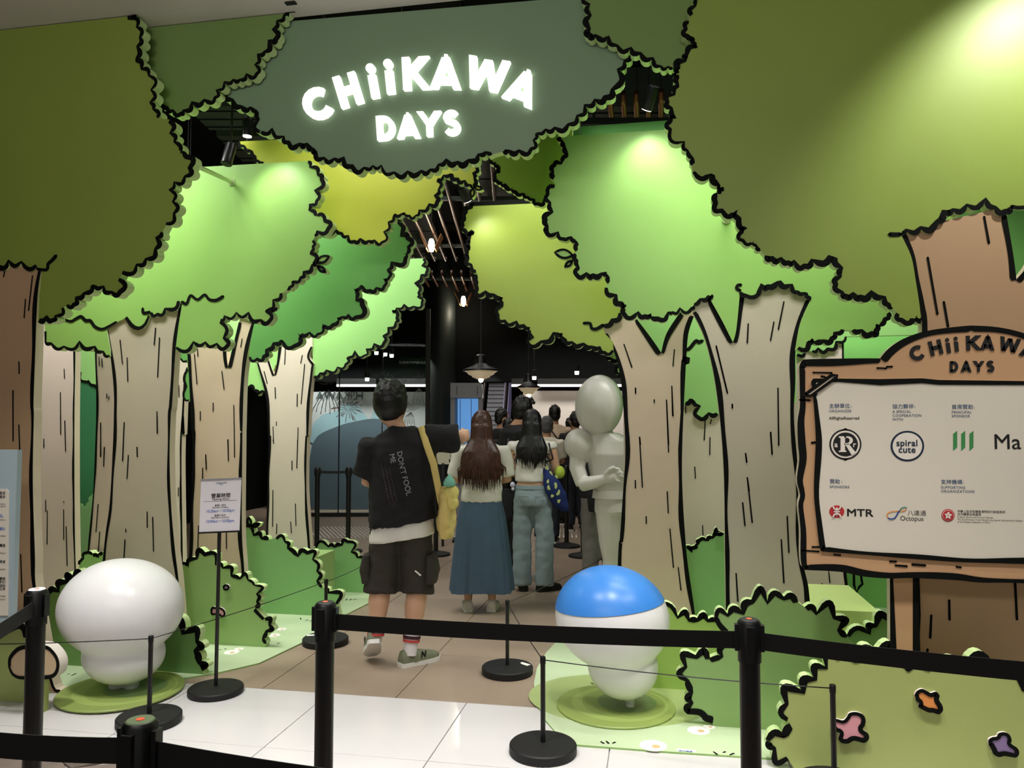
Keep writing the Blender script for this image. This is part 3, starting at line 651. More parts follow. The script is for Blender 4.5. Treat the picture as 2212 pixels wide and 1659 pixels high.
panel_bits = hang('small green canopy sprigs in the gap beside the grey beige trunk', 400, 5.9, [('n', T('5 1130,700 1215,700 1225,1085')), ('s', T('5 1212,1080 1185,1085 1190,990 1200,880'), .2), ('s', T('5 1200,830 1160,825 1155,780'), .3)], G_T2, w=.018, hook=True)
# --- backs on the right
bd = root('backdrop_panel', 'light green backdrop wall panel behind the sponsor board', 'panel', base_of(1900, 6.9))
x0, x1 = P(1420, 900, 6.9).x, P(2500, 900, 6.9).x
boxo('board', (x0, 6.9, 0), (x1, 6.95, 3.3), G_WALLR, bd)
strokes('painted_line', [T('J 1050,120 1052,205 1070,250 1085,215 1108,195 1098,130'), T('J 1068,245 1082,300 1100,370 1112,400 1122,450')], .02, 6.9, bd, smooth=False)
tp = root('canopy_beam', 'dark green beam along the top of the bright tree panel', 'beam', V((P(1350, 280, 5.2).x, 5.2, 3.45)))
x0, x1 = P(1235, 270, 5.2).x, P(1760, 270, 5.2).x
z0, z1 = P(1400, 283, 5.2).z - .3, P(1400, 263, 5.2).z
boxo('board', (x0, 5.2, z0), (x1, 5.26, z1), G_T2, tp)
# --- spacer rods that hold the cut-outs apart
def rod(label, p, Y0, q, Y1, m, r=.014):
    a, b = P(*p, Y0), P(*q, Y1); t = root('spacer_rod', label, 'rod', b)
    bm = bmesh.new(); tube(bm, [a, b], r, 10); mkbm('bar', bm, m, t, smooth=True, ang=40)
    bm = bmesh.new(); d = (b - a).normalized(); lathe(bm, b - d * .012, [(.026, 0), (.026, .012)], 14, ax=d); mkbm('flange', bm, m, t, smooth=True, ang=40)
M_ROD = mat('rod_pale_green', (200, 222, 160), .35)
rod('pale green spacer rod between the olive tree and the bright tree at left', (432, 362), 3.95, (500, 393), 4.7, M_ROD)
rod('pale green spacer rod under the right olive canopy', (1580, 462), 4.03, (1569, 474), 4.7, M_ROD, .012)
# ------------------------------------------------------------------ bushes
def bush(label, px, Y, runs, gm, w=.028, th=.055, parts=None):
    t = root('bush_cutout', label, 'bush', base_of(px, Y))
    o = panel('foliage', runs, Y, [gm, EDGE], t, th=th, w=w, k=.36)
    return t
def flower(t, Y, pts, m, w=.014, th=.012):
    o = panel('flower', [('c', pts + pts[:1])], Y - th - .002, [m, mat('flower_edge', (235, 225, 215), .4, var=0)], t, th=th, w=w, inkname='flower_outline'); return o
F_PINK, F_ORANGE, F_PURPLE, F_GREY = (mat('flower_' + n, c, .5, var=.02) for n, c in (('pink', (226, 158, 166)), ('orange', (232, 150, 78)), ('purple', (138, 116, 158)), ('grey', (150, 130, 140))))
Y = 4.34
bush('dark green bush cutout right behind the white statue', 270, Y, [('n', [fb(100, Y)]), ('n', T('B 350,310')), ('s', T('B 372,292 452,268,.45 512,192,.6 570,156,.75 650,140,.5')), ('n', [(260, 1262), (360, 1300)]),
     ('s', T('B 1400,470 1440,592,.2 1552,662,.75 1545,745,.6 1572,822,.2 1580,900,.75')), ('n', [fb(443, Y)])], G_BD, w=.04)
Y = 3.75
bush('olive green bush cutout at the left frame edge under the info board', 20, Y, [('n', [fb(-300, Y), (-300, 1330)]), ('s', T('B -120,540 35,585,.3 75,552,.4 215,640,.5'), .3), ('n', [(68, 1400), fb(62, Y)])], G_BF, w=.03)
Y = 4.93
b2 = bush('green bush cutout with a grey and a pink flower behind the opening hours stand', 490, Y, [('n', [fb(385, Y), (385, 1230)]), ('s', T('C 152,978 215,1018,.35 270,935,.5 347,897,.75 432,985,.5 490,1012,.4 560,1075,.55 622,1095,.15 690,1110,.75 740,1152,.2 764,1226,.75 768,1287,.45 745,1342,.5')),
     ('c', T('C 745,1342 785,1385 818,1420')), ('s', T('C 818,1420 868,1470,.7 840,1532,.6 798,1582,.3 830,1625,.3')), ('n', [fb(572, Y)])], G_B, w=.026)
flower(b2, Y, T('C 485,1165 505,1150 532,1158 538,1182 520,1198 492,1195'), F_GREY)
flower(b2, Y, T('C 388,1350 405,1328 440,1335 470,1335 500,1360 505,1395 480,1415 450,1392 420,1395 392,1390'), F_PINK)
Y = 5.79
b3 = bush('tall green bush cutout with a leaf sprig in front of the third left trunk', 640, Y, [('n', [fb(500, Y), (500, 1120)]), ('s', T('C 640,690 735,752,.4 800,775,.5 852,795,.4')), ('n', T('C 905,780')), ('s', T('C 905,782 985,805,.5 1012,857,.45 1082,912,.15 1160,885,.4 1208,950,.75 1245,1042,.35 1245,1122,.45 1278,1175,.1')),
     ('n', T('C 1290,1180')), ('s', T('C 1290,1180 1332,1208,.4 1395,1312,.65')), ('n', [fb(735, Y)])], G_BM, w=.028)
leaves(Y - .02, [(T('C 700,700')[0], T('C 690,610')[0]), (T('C 705,695')[0], T('C 785,665')[0])], b3, G_BM, w=.02)
Y = 6.63
bush('green bush cutout beside the left leg of the man in black', 740, Y, [('n', [fb(640, Y), (640, 1185)]), ('s', T('C 1222,855 1325,842,.5 1375,842,.45 1428,828,.3 1480,800,.55 1512,890,.55 1560,930,.3 1600,985,.7')), ('n', T('C 1625,1010') + [fb(800, Y)])], G_BM, w=.026)
Y = 4.09
bush('large moss green bush cutout under the sponsor board behind the right belt post', 1650, Y, [('n', [fb(1850, Y), (1850, 1400)]), ('s', T('J 1000,560 962,505,.2 925,412,.75 797,385,.75 715,352,.4')), ('n', T('J 668,318')), ('s', T('J 668,318 572,282,.4 460,312,.5 352,302,.85 287,380,.4 187,397,.5 98,430,.6')), ('c', T('J 98,430 120,480 170,540')), ('s', T('J 172,540 155,612,.4 140,682,.45 62,704,.1') ),
     ('s', T('H 1640,857 1535,832,.7 1452,912,.75 1462,1022,.6 1488,1100,.12 1490,1180,.4 1475,1262,.4')), ('c', T('H 1475,1262 1560,1270 1600,1310 1660,1328')), ('n', [fb(1540, Y)])], G_BR, w=.028)
Y = 3.68
bf = bush('big olive green bush cutout with three flowers in the right foreground', 1950, Y, [('n', [fb(1715, Y)]), ('s', T('J 605,1392 498,1325,.6 455,1262,.35')), ('s', T('J 448,1252 576,1243,.45 612,1145,.3')), ('n', T('J 592,1130')), ('s', T('J 592,1130 580,1006,.4 692,917,.7 775,830,.5 855,757,.6 965,695,.85')),
     ('n', T('J 1030,698')), ('s', T('J 1030,698 1085,706,.1 1205,646,.55 1335,685,.6')), ('c', T('J 1335,685 1400,708 1455,775')), ('n', T('J 1525,778')), ('s', T('J 1525,778 1642,757,.45 1802,757,.38 2000,750,.5 2058,800,.3 2215,905,.4 2330,1000,.3')), ('n', [(2330, 1560), fb(2330, Y)])], G_BF, w=.028)
flower(bf, Y, T('J 1465,950 1480,925 1515,910 1550,925 1575,938 1610,930 1632,955 1628,985 1650,1020 1655,1055 1630,1080 1590,1070 1560,1068 1520,1050 1490,1030 1495,1005 1475,985'), F_ORANGE, .016)
flower(bf, Y, T('J 905,1165 905,1130 930,1115 975,1125 1000,1105 1020,1075 1065,1068 1110,1085 1128,1120 1122,1160 1108,1185 1145,1215 1150,1250 1120,1275 1075,1265 1045,1262 1010,1280 965,1275 945,1245 955,1210 925,1195'), F_PINK, .016)
flower(bf, Y, T('J 1970,1290 1970,1258 1995,1240 2025,1235 2040,1212 2080,1206 2112,1225 2125,1262 2120,1282 2165,1315 2175,1350 2155,1375 2110,1370 2075,1365 2040,1372 2005,1355 1990,1325'), F_PURPLE, .016)
Y = 4.6
bush('dark green bush cutout left of the sponsor board post', 1890, Y, [('n', [fb(1800, Y), (1820, 1360)]), ('s', T('J 1000,545 1150,522,.35 1190,465,.6 1300,430,.7 1380,440,.3')), ('n', [(1960, 1360), fb(1960, Y)])], G_BD, w=.03)
Y = 4.6
bush('lime green bush cutout behind the white and blue statue', 1500, Y, [('n', [fb(1405, Y), (1405, 1310)]), ('s', T('H 1200,480 1405,545,.35 1492,562,.6 1545,562,.2 1628,568,.6 1720,600,.3')), ('n', [(1600, 1380), fb(1640, Y)])], G_BL, w=.026)
t = root('planter_box', 'lime green plinth behind the moss green bush', 'plinth', V((P(1800, 1310, 5.2).x, 5.2, 0)))
boxo('box', (P(1742, 1310, 5.2).x, 5.2, .009), (P(1900, 1310, 5.2).x, 6.0, .36), mat('lime_plinth', (190, 210, 130), .45, var=.02), t)
t = root('planter_box', 'lime green plinth behind the tree with forked tan trunk', 'plinth', V((P(1465, 1310, 5.5).x, 5.5, 0)))
boxo('box', (P(1430, 1310, 5.5).x, 5.475, .009), (P(1482, 1310, 5.5).x, 5.59, .33), mat('lime_plinth_pale', (206, 222, 130), .45, var=.02), t)
t = root('planter_box', 'small green plinth between the two bushes left of the man', 'plinth', V((P(705, 1260, 6.2).x, 6.2, 0)))
boxo('box', (P(660, 1260, 6.2).x, 5.88, .009), (P(716, 1260, 6.2).x, 6.26, P(700, 1190, 6.2).z), G_B, t)
# tan rounded board standing at far left (plain, no face)
Y = 3.62
t = root('mound_cutout', 'tan rounded mound cutout behind the left belt post', 'cutout', base_of(75, Y))
panel('mound', [('c', T('B 68,870 70,800 110,740 165,705 270,690 370,705 420,745 455,800 465,860 450,920 410,955 330,965 230,965 150,962 95,930 68,870'))], Y, [mat('mound_tan', (196, 172, 138), .5, var=.03), mat('mound_edge', (225, 218, 205), .4, var=0)], t, w=.018)
bm = bmesh.new(); box(bm, V((PX((81, 1460), Y).x - .02, Y + .02, 0)), V((PX((81, 1460), Y).x + .02, Y + .06, PX((75, 1450), Y).z))); mkbm('stand', bm, G_BF, t)
# ------------------------------------------------------------------ grass mats
def flat(name, pts, z0, z1, mats, parent):
    p = [V((a[0], a[1])) for a in pts]; pp = [(a.x, a.y) for a in p]
    if area2(pp) < 0: pp = pp[::-1]
    n = len(pp); vs = [(a[0], a[1], z1) for a in pp] + [(a[0], a[1], z0) for a in pp]; fs, fm = [], []
    for t in tessellate_polygon([[V((a[0], a[1], 0)) for a in pp]]):
        if area2([pp[i] for i in t]) < 0: t = t[::-1]
        fs.append(tuple(t)); fm.append(0); fs.append(tuple(n + i for i in t[::-1])); fm.append(1)
    for i in range(n): j = (i + 1) % n; fs.append((i, n + i, n + j, j)); fm.append(1)
    return mk(name, vs, fs, mats, parent, fm)
def gpts(pts): return [(G(*p).x, G(*p).y) for p in pts]
M_MAT = mat('mat_pale_green', (190, 208, 168), .35, var=.07, scale=1.3); M_MATE = mat('mat_edge', (150, 185, 110), .5, var=0)
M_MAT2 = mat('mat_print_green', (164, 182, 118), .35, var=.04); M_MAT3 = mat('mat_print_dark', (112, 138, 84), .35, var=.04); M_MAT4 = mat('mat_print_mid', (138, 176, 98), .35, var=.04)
M_PETAL = mat('daisy_white', (240, 238, 230), .5, var=0); M_CORE = mat('daisy_core', (214, 178, 128), .5, var=0)
def ellipse(c, rx, ry, n=40, a0=0): return [(c.x + rx * math.cos(a0 + 2 * math.pi * i / n), c.y + ry * math.sin(a0 + 2 * math.pi * i / n)) for i in range(n)]
def daisy(t, px, py, r, z):
    c = G(px, py)
    o = flat('daisy', ellipse(c, r, r, 20), z, z + .0012, [M_PETAL, M_PETAL], t); flat('daisy_core', ellipse(c + V((.2 * r, -.15 * r, 0)), r * .3, r * .3, 12), z + .001, z + .0024, [M_CORE, M_CORE], o)
def tick(t, pairs, z, w=.012):
    vs, fs = [], []
    for a, b in pairs:
        a, b = G(*a, z), G(*b, z); d = (b - a); n = V((-d.y, d.x, 0)).normalized() * w / 2
        k = len(vs); vs += [a - n * .6, a + n * .6, b + n, b - n]; fs.append((k, k + 3, k + 2, k + 1))
    mk('grass_tick', [v + V((0, 0, .0015)) for v in vs], fs, INK, t)
t = root('grass_mat', 'pale green printed grass mat with white daisies under the left bushes', 'mat', G(400, 1420))
flat('mat', gpts([(-300, 1515), (60, 1505), (130, 1494), (260, 1490), (370, 1472), (470, 1456), (560, 1435), (650, 1392), (720, 1343), (790, 1308), (860, 1275)]) + [(P(830, 1200, 8.2).x, 8.2), (-4.8, 8.2), (-4.8, 3.9)], 0, .009, [M_MAT, M_MATE], t)
for px, py, r in ((500, 1412, .05), (516, 1405, .03), (592, 1375, .045), (608, 1362, .035), (612, 1325, .04), (640, 1300, .03)): daisy(t, px, py, r, .009)
tick(t, [(T('D 450,738')[0], T('D 458,734')[0]), (T('D 488,732')[0], T('D 500,728')[0]), ((598, 1391), (604, 1389)), ((649, 1335), (650, 1338)), ((659, 1341), (666, 1339)), ((669, 1342), (676, 1340)), ((748, 1297), (749, 1294)), ((754, 1297), (760, 1294)), ((763, 1296), (770, 1294)), T('B 525,930 545,925'), T('B 555,940 595,922')], .009)
t = root('grass_mat', 'pale green printed grass mat with daisies under the white and blue statue', 'mat', G(1500, 1560))
flat('mat', gpts([(1240, 1612), (1205, 1590), (1175, 1555), (1158, 1515), (1153, 1480), (1160, 1445), (1180, 1412), (1210, 1380), (1240, 1345), (1290, 1310), (1340, 1290), (1420, 1275)]) + [(3.2, 6.85), (3.8, 3.2)] + gpts([(2300, 1690), (1700, 1644), (1450, 1628)]), 0, .009, [M_MAT, M_MATE], t)
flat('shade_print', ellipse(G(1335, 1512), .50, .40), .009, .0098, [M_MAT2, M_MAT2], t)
daisy(t, 1509, 1582, .055, .009); daisy(t, 1411, 1615, .065, .009); daisy(t, 1532, 1574, .03, .009)
tick(t, [T('H 838,1465 865,1482'), T('H 880,1462 900,1482'), T('H 925,1480 948,1470'), T('H 1665,1540 1695,1562'), T('H 1735,1548 1755,1540'), T('H 1785,1565 1818,1552'), T('H 770,1036 785,1046'), T('H 798,1040 805,1045'), T('H 1405,1048 1420,1058'), T('H 1435,1052 1448,1048')], .009)
lab = boxo('sticker', tuple(G(1482, 1621, .0092) + V((-.045, -.012, 0))), tuple(G(1482, 1621, .0092) + V((.045, .012, .0008))), M_PETAL, t)
text('sticker_text', '請勿觸摸', G(1482, 1623, .0105) + V((-.034, -.004, 0)), XR, (0, 1, 0), .016, mat('print_blue', (84, 112, 178), .6, var=0), lab, bold=.02, gap=0)
# ------------------------------------------------------------------ statues: plain generic forms (no faces) on their discs
M_STW = mat('statue_white', (236, 235, 234), .3, var=.01, spec=.45); M_STB = mat('statue_blue', (66, 140, 226), .32, var=.015, spec=.45); M_STG = mat('statue_grey', (206, 202, 194), .36, var=.02, spec=.45)
def disc(t, c, r, z, name, mats, th=.012):
    bm = bmesh.new(); lathe(bm, V((c.x, c.y, z)), [(r - .003, 0), (r, .003), (r, th - .003), (r - .003, th)], 56); return mkbm(name, bm, mats, t, smooth=True, ang=30)
M_DISC = mat('disc_green', (146, 164, 88), .4, var=.03); M_DISCL = mat('disc_light', (160, 180, 100), .4, var=.02)
def statue(label, foot, dcen, dr, z0, lobes, legs, blue=None):
    t = root('statue', label, 'statue', V((dcen.x, dcen.y, z0)))
    d = disc(t, dcen, dr, z0, 'disc', M_DISC)
    for k, (rr, m, off) in enumerate(((.82, M_DISCL, .00), (.7, M_DISC, 0.0), (.5, M_MAT3, .0))):
        flat('ring_print', ellipse(dcen + V((.04 * (k + 1) * .5, .03 * (k + 1) * .5, 0)), dr * rr, dr * rr, 40), z0 + .012 + .0004 * k, z0 + .0128 + .0004 * k, [m, m], d)
    bm = bmesh.new()
    for c, rx, ry, rz, q in lobes: ell(bm, c, rx, ry, rz, 40, 26, q)
    for a, b, r0, r1 in legs: tube(bm, [a, (a + b) / 2, b], [r0, (r0 + r1) / 2, r1], 16)
    o = fuse('body', bm, .011, M_STW, t, it=6)
    if blue:
        cc_, rx, ry, rz, qq = lobes[0]; bm = bmesh.new(); ell(bm, cc_, rx + .003, ry + .003, rz + .003, 64, 48, qq)
        co, no = blue; g = bmesh.ops.bisect_plane(bm, geom=bm.verts[:] + bm.edges[:] + bm.faces[:], plane_co=co, plane_no=no, clear_inner=True)
        mkbm('top_cap', bm, M_STB, t, smooth=True)
    return t
zd = .0125
dA = 4.42
fA = G(262, 1497); cA = lambda px, py: D(px, py, dA)
qA = Matrix.Rotation(R(3), 3, FWD)
statue('white rounded two lobe statue on a round green disc at left', fA, G(262, 1497), .335, 0.0095,
       [(cA(263, 1312), .345, .31, .275, qA), (cA(268, 1412), .225, .21, .165, qA)], [(cA(252, 1465), cA(250, 1492), .05, .036), (cA(284, 1463), cA(284, 1492), .05, .036)])
dB = 4.13; cB = lambda px, py: D(px, py, dB); qB = Matrix.Rotation(R(12), 3, FWD)
statue('white rounded statue with a blue top on a round green disc at right', G(1362, 1534), G(1330, 1530), .318, .0092,
       [(cB(1322, 1334), .307, .29, .27, qB), (cB(1345, 1436), .19, .185, .175, qB)], [(cB(1358, 1490), cB(1362, 1531), .034, .026)],
       blue=(cB(1322, 1302), (UP - RIGHT * .10).normalized()))
# ------------------------------------------------------------------ sponsor board
Y = 3.8
M_BOARDW = mat('board_wood_tan', (188, 148, 110), .5, var=.03, scale=2); M_PAPER = mat('board_paper', (212, 204, 188), .5, var=.01)
M_TEXTK = mat('print_black', (16, 16, 16), .6, var=0); M_TEXTB = mat('print_slate_blue', (72, 92, 120), .6, var=0); M_NAVY = mat('print_navy', (16, 38, 58), .6, var=0)
sb = root('sponsor_board', 'tan framed sponsor board with a white sheet of logos on wooden posts', 'board', base_of(2090, Y))
fo = [('c', T('I 1340,66 1180,82 1050,105 930,150 850,205 800,262')), ('c', T('I 800,262 700,262 560,264 380,268 335,275 318,310')), ('c', T('I 318,310 322,500 320,560 308,640 310,760 318,860 304,980 318,1050 322,1085 312,1140 325,1280 325,1420 332,1495 352,1522')),
      ('c', T('I 352,1522 560,1532 700,1560 850,1572 1000,1570 1250,1582 1400,1597 1659,1602 2380,1640')), ('n', T('I 2420,1600 2420,300')), ('c', T('I 2380,280 1890,268 1840,215 1760,160 1650,110 1500,76 1340,66'))]
fr = panel('frame', fo, Y, [M_BOARDW, BARK_EDGE], sb, th=.05, w=.026)
pp = [('l', T('I 545,382 800,386 1050,381 1150,391 1659,397 2330,405')), ('n', T('I 2330,1515')), ('c', T('I 2330,1515 1659,1486 1300,1476 1000,1456 700,1431 460,1412')), ('c', T('I 460,1412 440,1390 420,1230 405,1050 415,800 415,700 400,485')), ('l', T('I 400,485 388,400 400,382 545,382'))]
panel('paper_sheet', pp, Y - .006, [M_PAPER, M_PAPER], sb, th=.005, w=.022)
panel('tape_strip', [('l', T('I 345,470 358,490 388,490 545,378 548,358 505,352 345,470'))], Y - .012, [mat('tape_cream', (206, 190, 168), .5, var=0), BARK_EDGE], sb, th=.005, w=.014)
strokes('wood_mark', seg('I 400,345 510,347 448,368 470,372 782,318 835,320 838,311 870,310 320,508 378,510 390,764 412,762 395,1386 432,1386 335,1407 432,1413 525,1432 560,1435 858,1472 893,1473 890,1496 958,1501 990,1490 1068,1496 1255,1504 1280,1508'), .012, Y, fr, smooth=False)
for a, b, c, d in ((T('J 1296,150')[0][0], T('J 1300,700')[0][0], T('J 1482,160')[0][0], T('J 1500,600')[0][0]), (2520, 2525, 2590, 2600)):
    panel('post', [('n', [(a, 1225), (c, 1225)]), ('l', [(c, 1225), (d, 1400), fb(d + 4, Y + .05)]), ('n', [fb(b + 2, Y + .05)]), ('l', [fb(b + 2, Y + .05), (b, 1400), (a, 1225)])], Y + .05, [M_BOARDW, BARK_EDGE], sb, th=.05, w=.024)
letters('name_letter', zl('I', [('C', 1020, 228, 88, 1.1, -22), ('H', 1130, 196, 88, 1.12, -13), ('i', 1204, 184, 88, .95, -9), ('i', 1253, 176, 88, .95, -6), ('K', 1352, 168, 88, 1.2, -2), ('A', 1440, 168, 86, 1, 3), ('W', 1570, 180, 88, 1.1, 9), ('A', 1680, 214, 86, 1, 20),
                                   ('D', 1238, 310, 64, 1, 1), ('A', 1312, 309, 64, 1.02, 1), ('Y', 1386, 308, 64, 1.05, 1), ('S', 1457, 308, 66, 1, 1)]), Y, .004, M_TEXTK, fr, sw=.27)
YP = Y - .006
def bt(s, kx, ky, em, m=M_TEXTB, **k):
    ox, oy, sc = ZV['K']; return ptext('print', s, ox + kx / sc, oy + ky / sc, YP, em / sc, m, sb, **k)
for s, x, y in (('主辦單位', 150, 150), ('協力夥伴', 820, 155), ('首席贊助', 1446, 160), ('贊助', 157, 947), ('支持機構', 1332, 951)):
    bt(s, x, y, 52, bold=.018, ls=1.03); bt(':', x + 54 * len(s) + 16, y - 2, 46, bold=.02)
for s, x, y in (('ORGANIZER', 150, 198), ('A SPECIAL\nCOOPERATION\nWITH', 820, 204), ('PRINCIPAL\nSPONSOR', 1446, 210), ('SPONSORS', 157, 998), ('SUPPORTING\nORGANIZATIONS', 1332, 1003)):
    bt(s, x, y, 38, bold=.012, ls=1.08, lh=1.08)
bt('AllRightsReserved', 150, 274, 42, M_TEXTK, bold=.02, ls=.98)
def kp(x, y): ox, oy, sc = ZV['K']; return (ox + x / sc, oy + y / sc)
def mark(name, pts, m, lay=1, par=None):
    q = [PX(kp(*p), YP) for p in pts]; yy = YP - .0012 - .0012 * lay
    return slab(name, [(a.x, a.z) for a in q], yy, .0008, [m, m], par or sb)
def circ(cx, cy, rx, ry, n=36, a0=0, a1=360): return [(cx + rx * math.cos(R(a0 + (a1 - a0) * i / n)), cy + ry * math.sin(R(a0 + (a1 - a0) * i / n))) for i in range(n + (a1 - a0 != 360))]
M_CREAM = mat('print_cream', (222, 214, 202), .5, var=0)
lo = mark('round_logo', circ(323, 538, 170, 163), M_TEXTK, 0)
mark('logo_knob', [(285, 385), (308, 372), (323, 364), (338, 372), (362, 385)], M_TEXTK, 0, lo); mark('logo_knob', [(285, 690), (308, 704), (323, 712), (338, 704), (362, 690)], M_TEXTK, 0, lo)
mark('logo_ring', circ(323, 538, 152, 145), M_CREAM, 1, lo); mark('logo_disc', circ(323, 538, 132, 126), M_TEXTK, 2, lo)
bm_ = [(262, 452), (330, 452), (330, 470), (318, 474), (318, 600), (332, 606), (332, 618), (252, 618), (252, 606), (270, 600), (270, 472), (252, 466), (252, 452)]
mark('logo_letter', bm_, M_CREAM, 3, lo)
mark('logo_letter', [(310, 452)] + circ(345, 496, 56, 44, 12, -90, 90) + [(310, 540), (310, 524)] + circ(340, 496, 26, 28, 10, 90, -90) + [(310, 468)], M_CREAM, 3, lo)
mark('logo_letter', [(318, 536), (356, 530), (430, 622), (405, 646), (388, 650)], M_CREAM, 3, lo)
for s, x in (('a', 206), ('r', 402)): ptext('logo_letter', s, *kp(x, 566), YP - .005, 82 / 4.894, M_CREAM, lo, bold=.03, gap=.001)
lo = mark('round_logo', circ(978, 556, 178, 162), M_NAVY, 0); mark('logo_ring', circ(978, 556, 156, 142), M_CREAM, 1, lo)
ptext('logo_letter', 'spiral', *kp(975, 554), YP - .003, 94 / 4.894, M_NAVY, lo, align='CENTER', bold=.028, ls=1.05, gap=.001); ptext('logo_letter', 'cute', *kp(975, 624), YP - .003, 94 / 4.894, M_NAVY, lo, align='CENTER', bold=.028, ls=1.05, gap=.001)
M_LG = mat('print_green', (58, 132, 72), .6, var=0)
for x in (1462, 1547, 1634): mark('bar_logo', [(x, 428), (x + 43, 394), (x + 43, 568), (x, 606)], M_LG, 0)
bt('Ma', 1885, 585, 225, M_TEXTK, bold=.006)
M_LR = mat('print_red', (176, 44, 50), .6, var=0)
lo = mark('oval_logo', circ(232, 1248, 80, 66), M_LR, 0)
mark('logo_bar', [(224, 1204), (240, 1204), (240, 1294), (224, 1294)], M_CREAM, 1, lo); mark('logo_bar', [(200, 1241), (264, 1241), (264, 1255), (200, 1255)], M_CREAM, 2, lo)
for s in (-1, 1):
    o = circ(232, 1248 + s * 58, 46, 46, 12, 180 if s > 0 else 0, 360 if s > 0 else 180); i = circ(232, 1248 + s * 58, 31, 31, 12, 360 if s > 0 else 180, 180 if s > 0 else 0)
    o = [p for p in o]; mark('logo_arc', o + i, M_CREAM, 3 + (s > 0), lo)
bt('MTR', 334, 1294, 108, M_TEXTK, bold=.03, ls=1.0, sx=1.24)
bt('八達通', 978, 1284, 62, mat('print_grey', (60, 60, 62), .6, var=0)); bt('Octopus', 900, 1340, 68, mat('print_grey2', (40, 40, 42), .6, var=0), ls=.97)
def band(name, pts, wd, m, lay):
    vs, fs = [], []; q = [PX(kp(*p), YP) for p in catmull(pts, 6)]; n = len(q)
    ribbon(vs, fs, [(a.x, a.z) for a in q], wd, YP - .0012 - .0008 * lay, None, .15); mk(name, vs, fs, m, sb)
band('loop_logo', [(968, 1212), (955, 1235), (920, 1245), (870, 1244), (800, 1252), (762, 1280), (775, 1315)], .0042, mat('print_orange', (214, 140, 66), .6, var=0), 1)
band('loop_logo', [(775, 1315), (800, 1326), (840, 1318), (862, 1290), (880, 1258), (895, 1240)], .0055, mat('print_deep_blue', (34, 70, 140), .6, var=0), 2)
band('loop_logo', [(895, 1240), (912, 1215), (940, 1204), (962, 1206), (968, 1214)], .0045, mat('print_teal', (52, 128, 104), .6, var=0), 2)
lo = mark('flower_emblem', circ(1408, 1288, 70, 67), M_LR, 0); mark('logo_ring', circ(1408, 1288, 61, 58), M_CREAM, 1, lo); mark('logo_disc', circ(1408, 1288, 57, 54), M_LR, 2, lo)
for k in range(5):
    a = R(-90 + 72 * k); pts = []
    for j in range(12):
        b = 2 * math.pi * j / 12; u, v = 22 + 17 * math.cos(b), 11 * math.sin(b) + 5 * math.cos(b)
        pts.append((1408 + u * math.cos(a) - v * math.sin(a), 1288 + u * math.sin(a) + v * math.cos(a)))
    mark('logo_petal', pts, M_CREAM, 3, lo)
bt('中華人民共和國香港特別行政區政府\n文化體育及旅遊局', 1506, 1254, 29, M_TEXTK, bold=.012, lh=1.06)
bt('Culture, Sports and Tourism Bureau\nThe Government of the Hong Kong Special Administrative Region\nof the People\'s Republic of China', 1506, 1312, 23.5, M_TEXTK, lh=1.09)
# ------------------------------------------------------------------ opening hours stand
dS = 4.385
hs = root('notice_stand', 'black pole stand with the white opening hours notice', 'sign stand', G(466, 1497))
bm = bmesh.new(); lathe(bm, G(466, 1497), [(.148, 0), (.152, .006), (.152, .03), (.147, .036), (.03, .042)], 40); mkbm('base', bm, M_BLACKM, hs, smooth=True, ang=30)
pb = G(466, 1497); a_, b_ = pb + V((0, 0, .03)), D(474, 1146, dS)
bm = bmesh.new(); tube(bm, [a_, b_], .0105, 12); mkbm('pole', bm, M_BLACK, hs, smooth=True, ang=40)
cc = D(476, 1092, dS - .02); u_ = (RIGHT * math.cos(R(2.4)) + UP * math.sin(R(2.4))).normalized(); v_ = (UP * math.cos(R(1)) + RIGHT * (-math.sin(R(-1.2)))).normalized()
n_ = u_.cross(v_).normalized(); hw, hh = .1145, .150
def obox(name, c, u, v, n, a, b, t, m, par):
    bm = bmesh.new(); vs = [bm.verts.new(c + u * x * a + v * y * b + n * z * t) for z in (-1, 1) for y in (-1, 1) for x in (-1, 1)]
    for f in ((0, 2, 3, 1), (4, 5, 7, 6), (0, 1, 5, 4), (2, 6, 7, 3), (0, 4, 6, 2), (1, 3, 7, 5)): bm.faces.new([vs[i] for i in f])
    bmesh.ops.recalc_face_normals(bm, faces=bm.faces); return mkbm(name, bm, m, par)
sh = obox('notice_sheet', cc, u_, v_, n_, hw, hh, .002, mat('notice_white', (226, 222, 226), .5, var=0), hs)
obox('top_rail', cc + v_ * (hh - .001), u_, v_, n_, hw + .002, .0045, .006, mat('rail_silver', (205, 205, 210), .25, .8), hs); obox('bottom_rail', cc - v_ * (hh - .001), u_, v_, n_, hw + .002, .0045, .006, M_BLACK, hs)
M_HB = mat('print_hour_blue', (86, 116, 190), .6, var=0)
def ht(s, x, y, em, m=M_TEXTK, **k):
    # notice coordinates in the 11.85x view: centre line x=668 .. frame 1025 wide
    px = (x - 660) / 1025 * 2 * hw; pz = (860 - y) / 1330 * 2 * hh
    return text('notice_print', s, cc + u_ * px + v_ * (pz - .003) + n_ * .0022, u_, v_, em / 1330 * 2 * hh, m, sh, align='CENTER', gap=.001, **k)
ht('CHiiKAWA', 668, 300, 58, M_TEXTB, bold=.02); ht('DAYS', 668, 335, 36, M_TEXTB, bold=.02)
ht('營業時間', 668, 640, 122, bold=.02); ht('Opening Hours', 668, 705, 66, bold=.02, sx=1.05)
obox('notice_rule', cc + v_ * ((860 - 745) / 1330 * 2 * hh) + n_ * .0025, u_, v_, n_, hw * .82, .0006, .0004, M_TEXTK, sh)
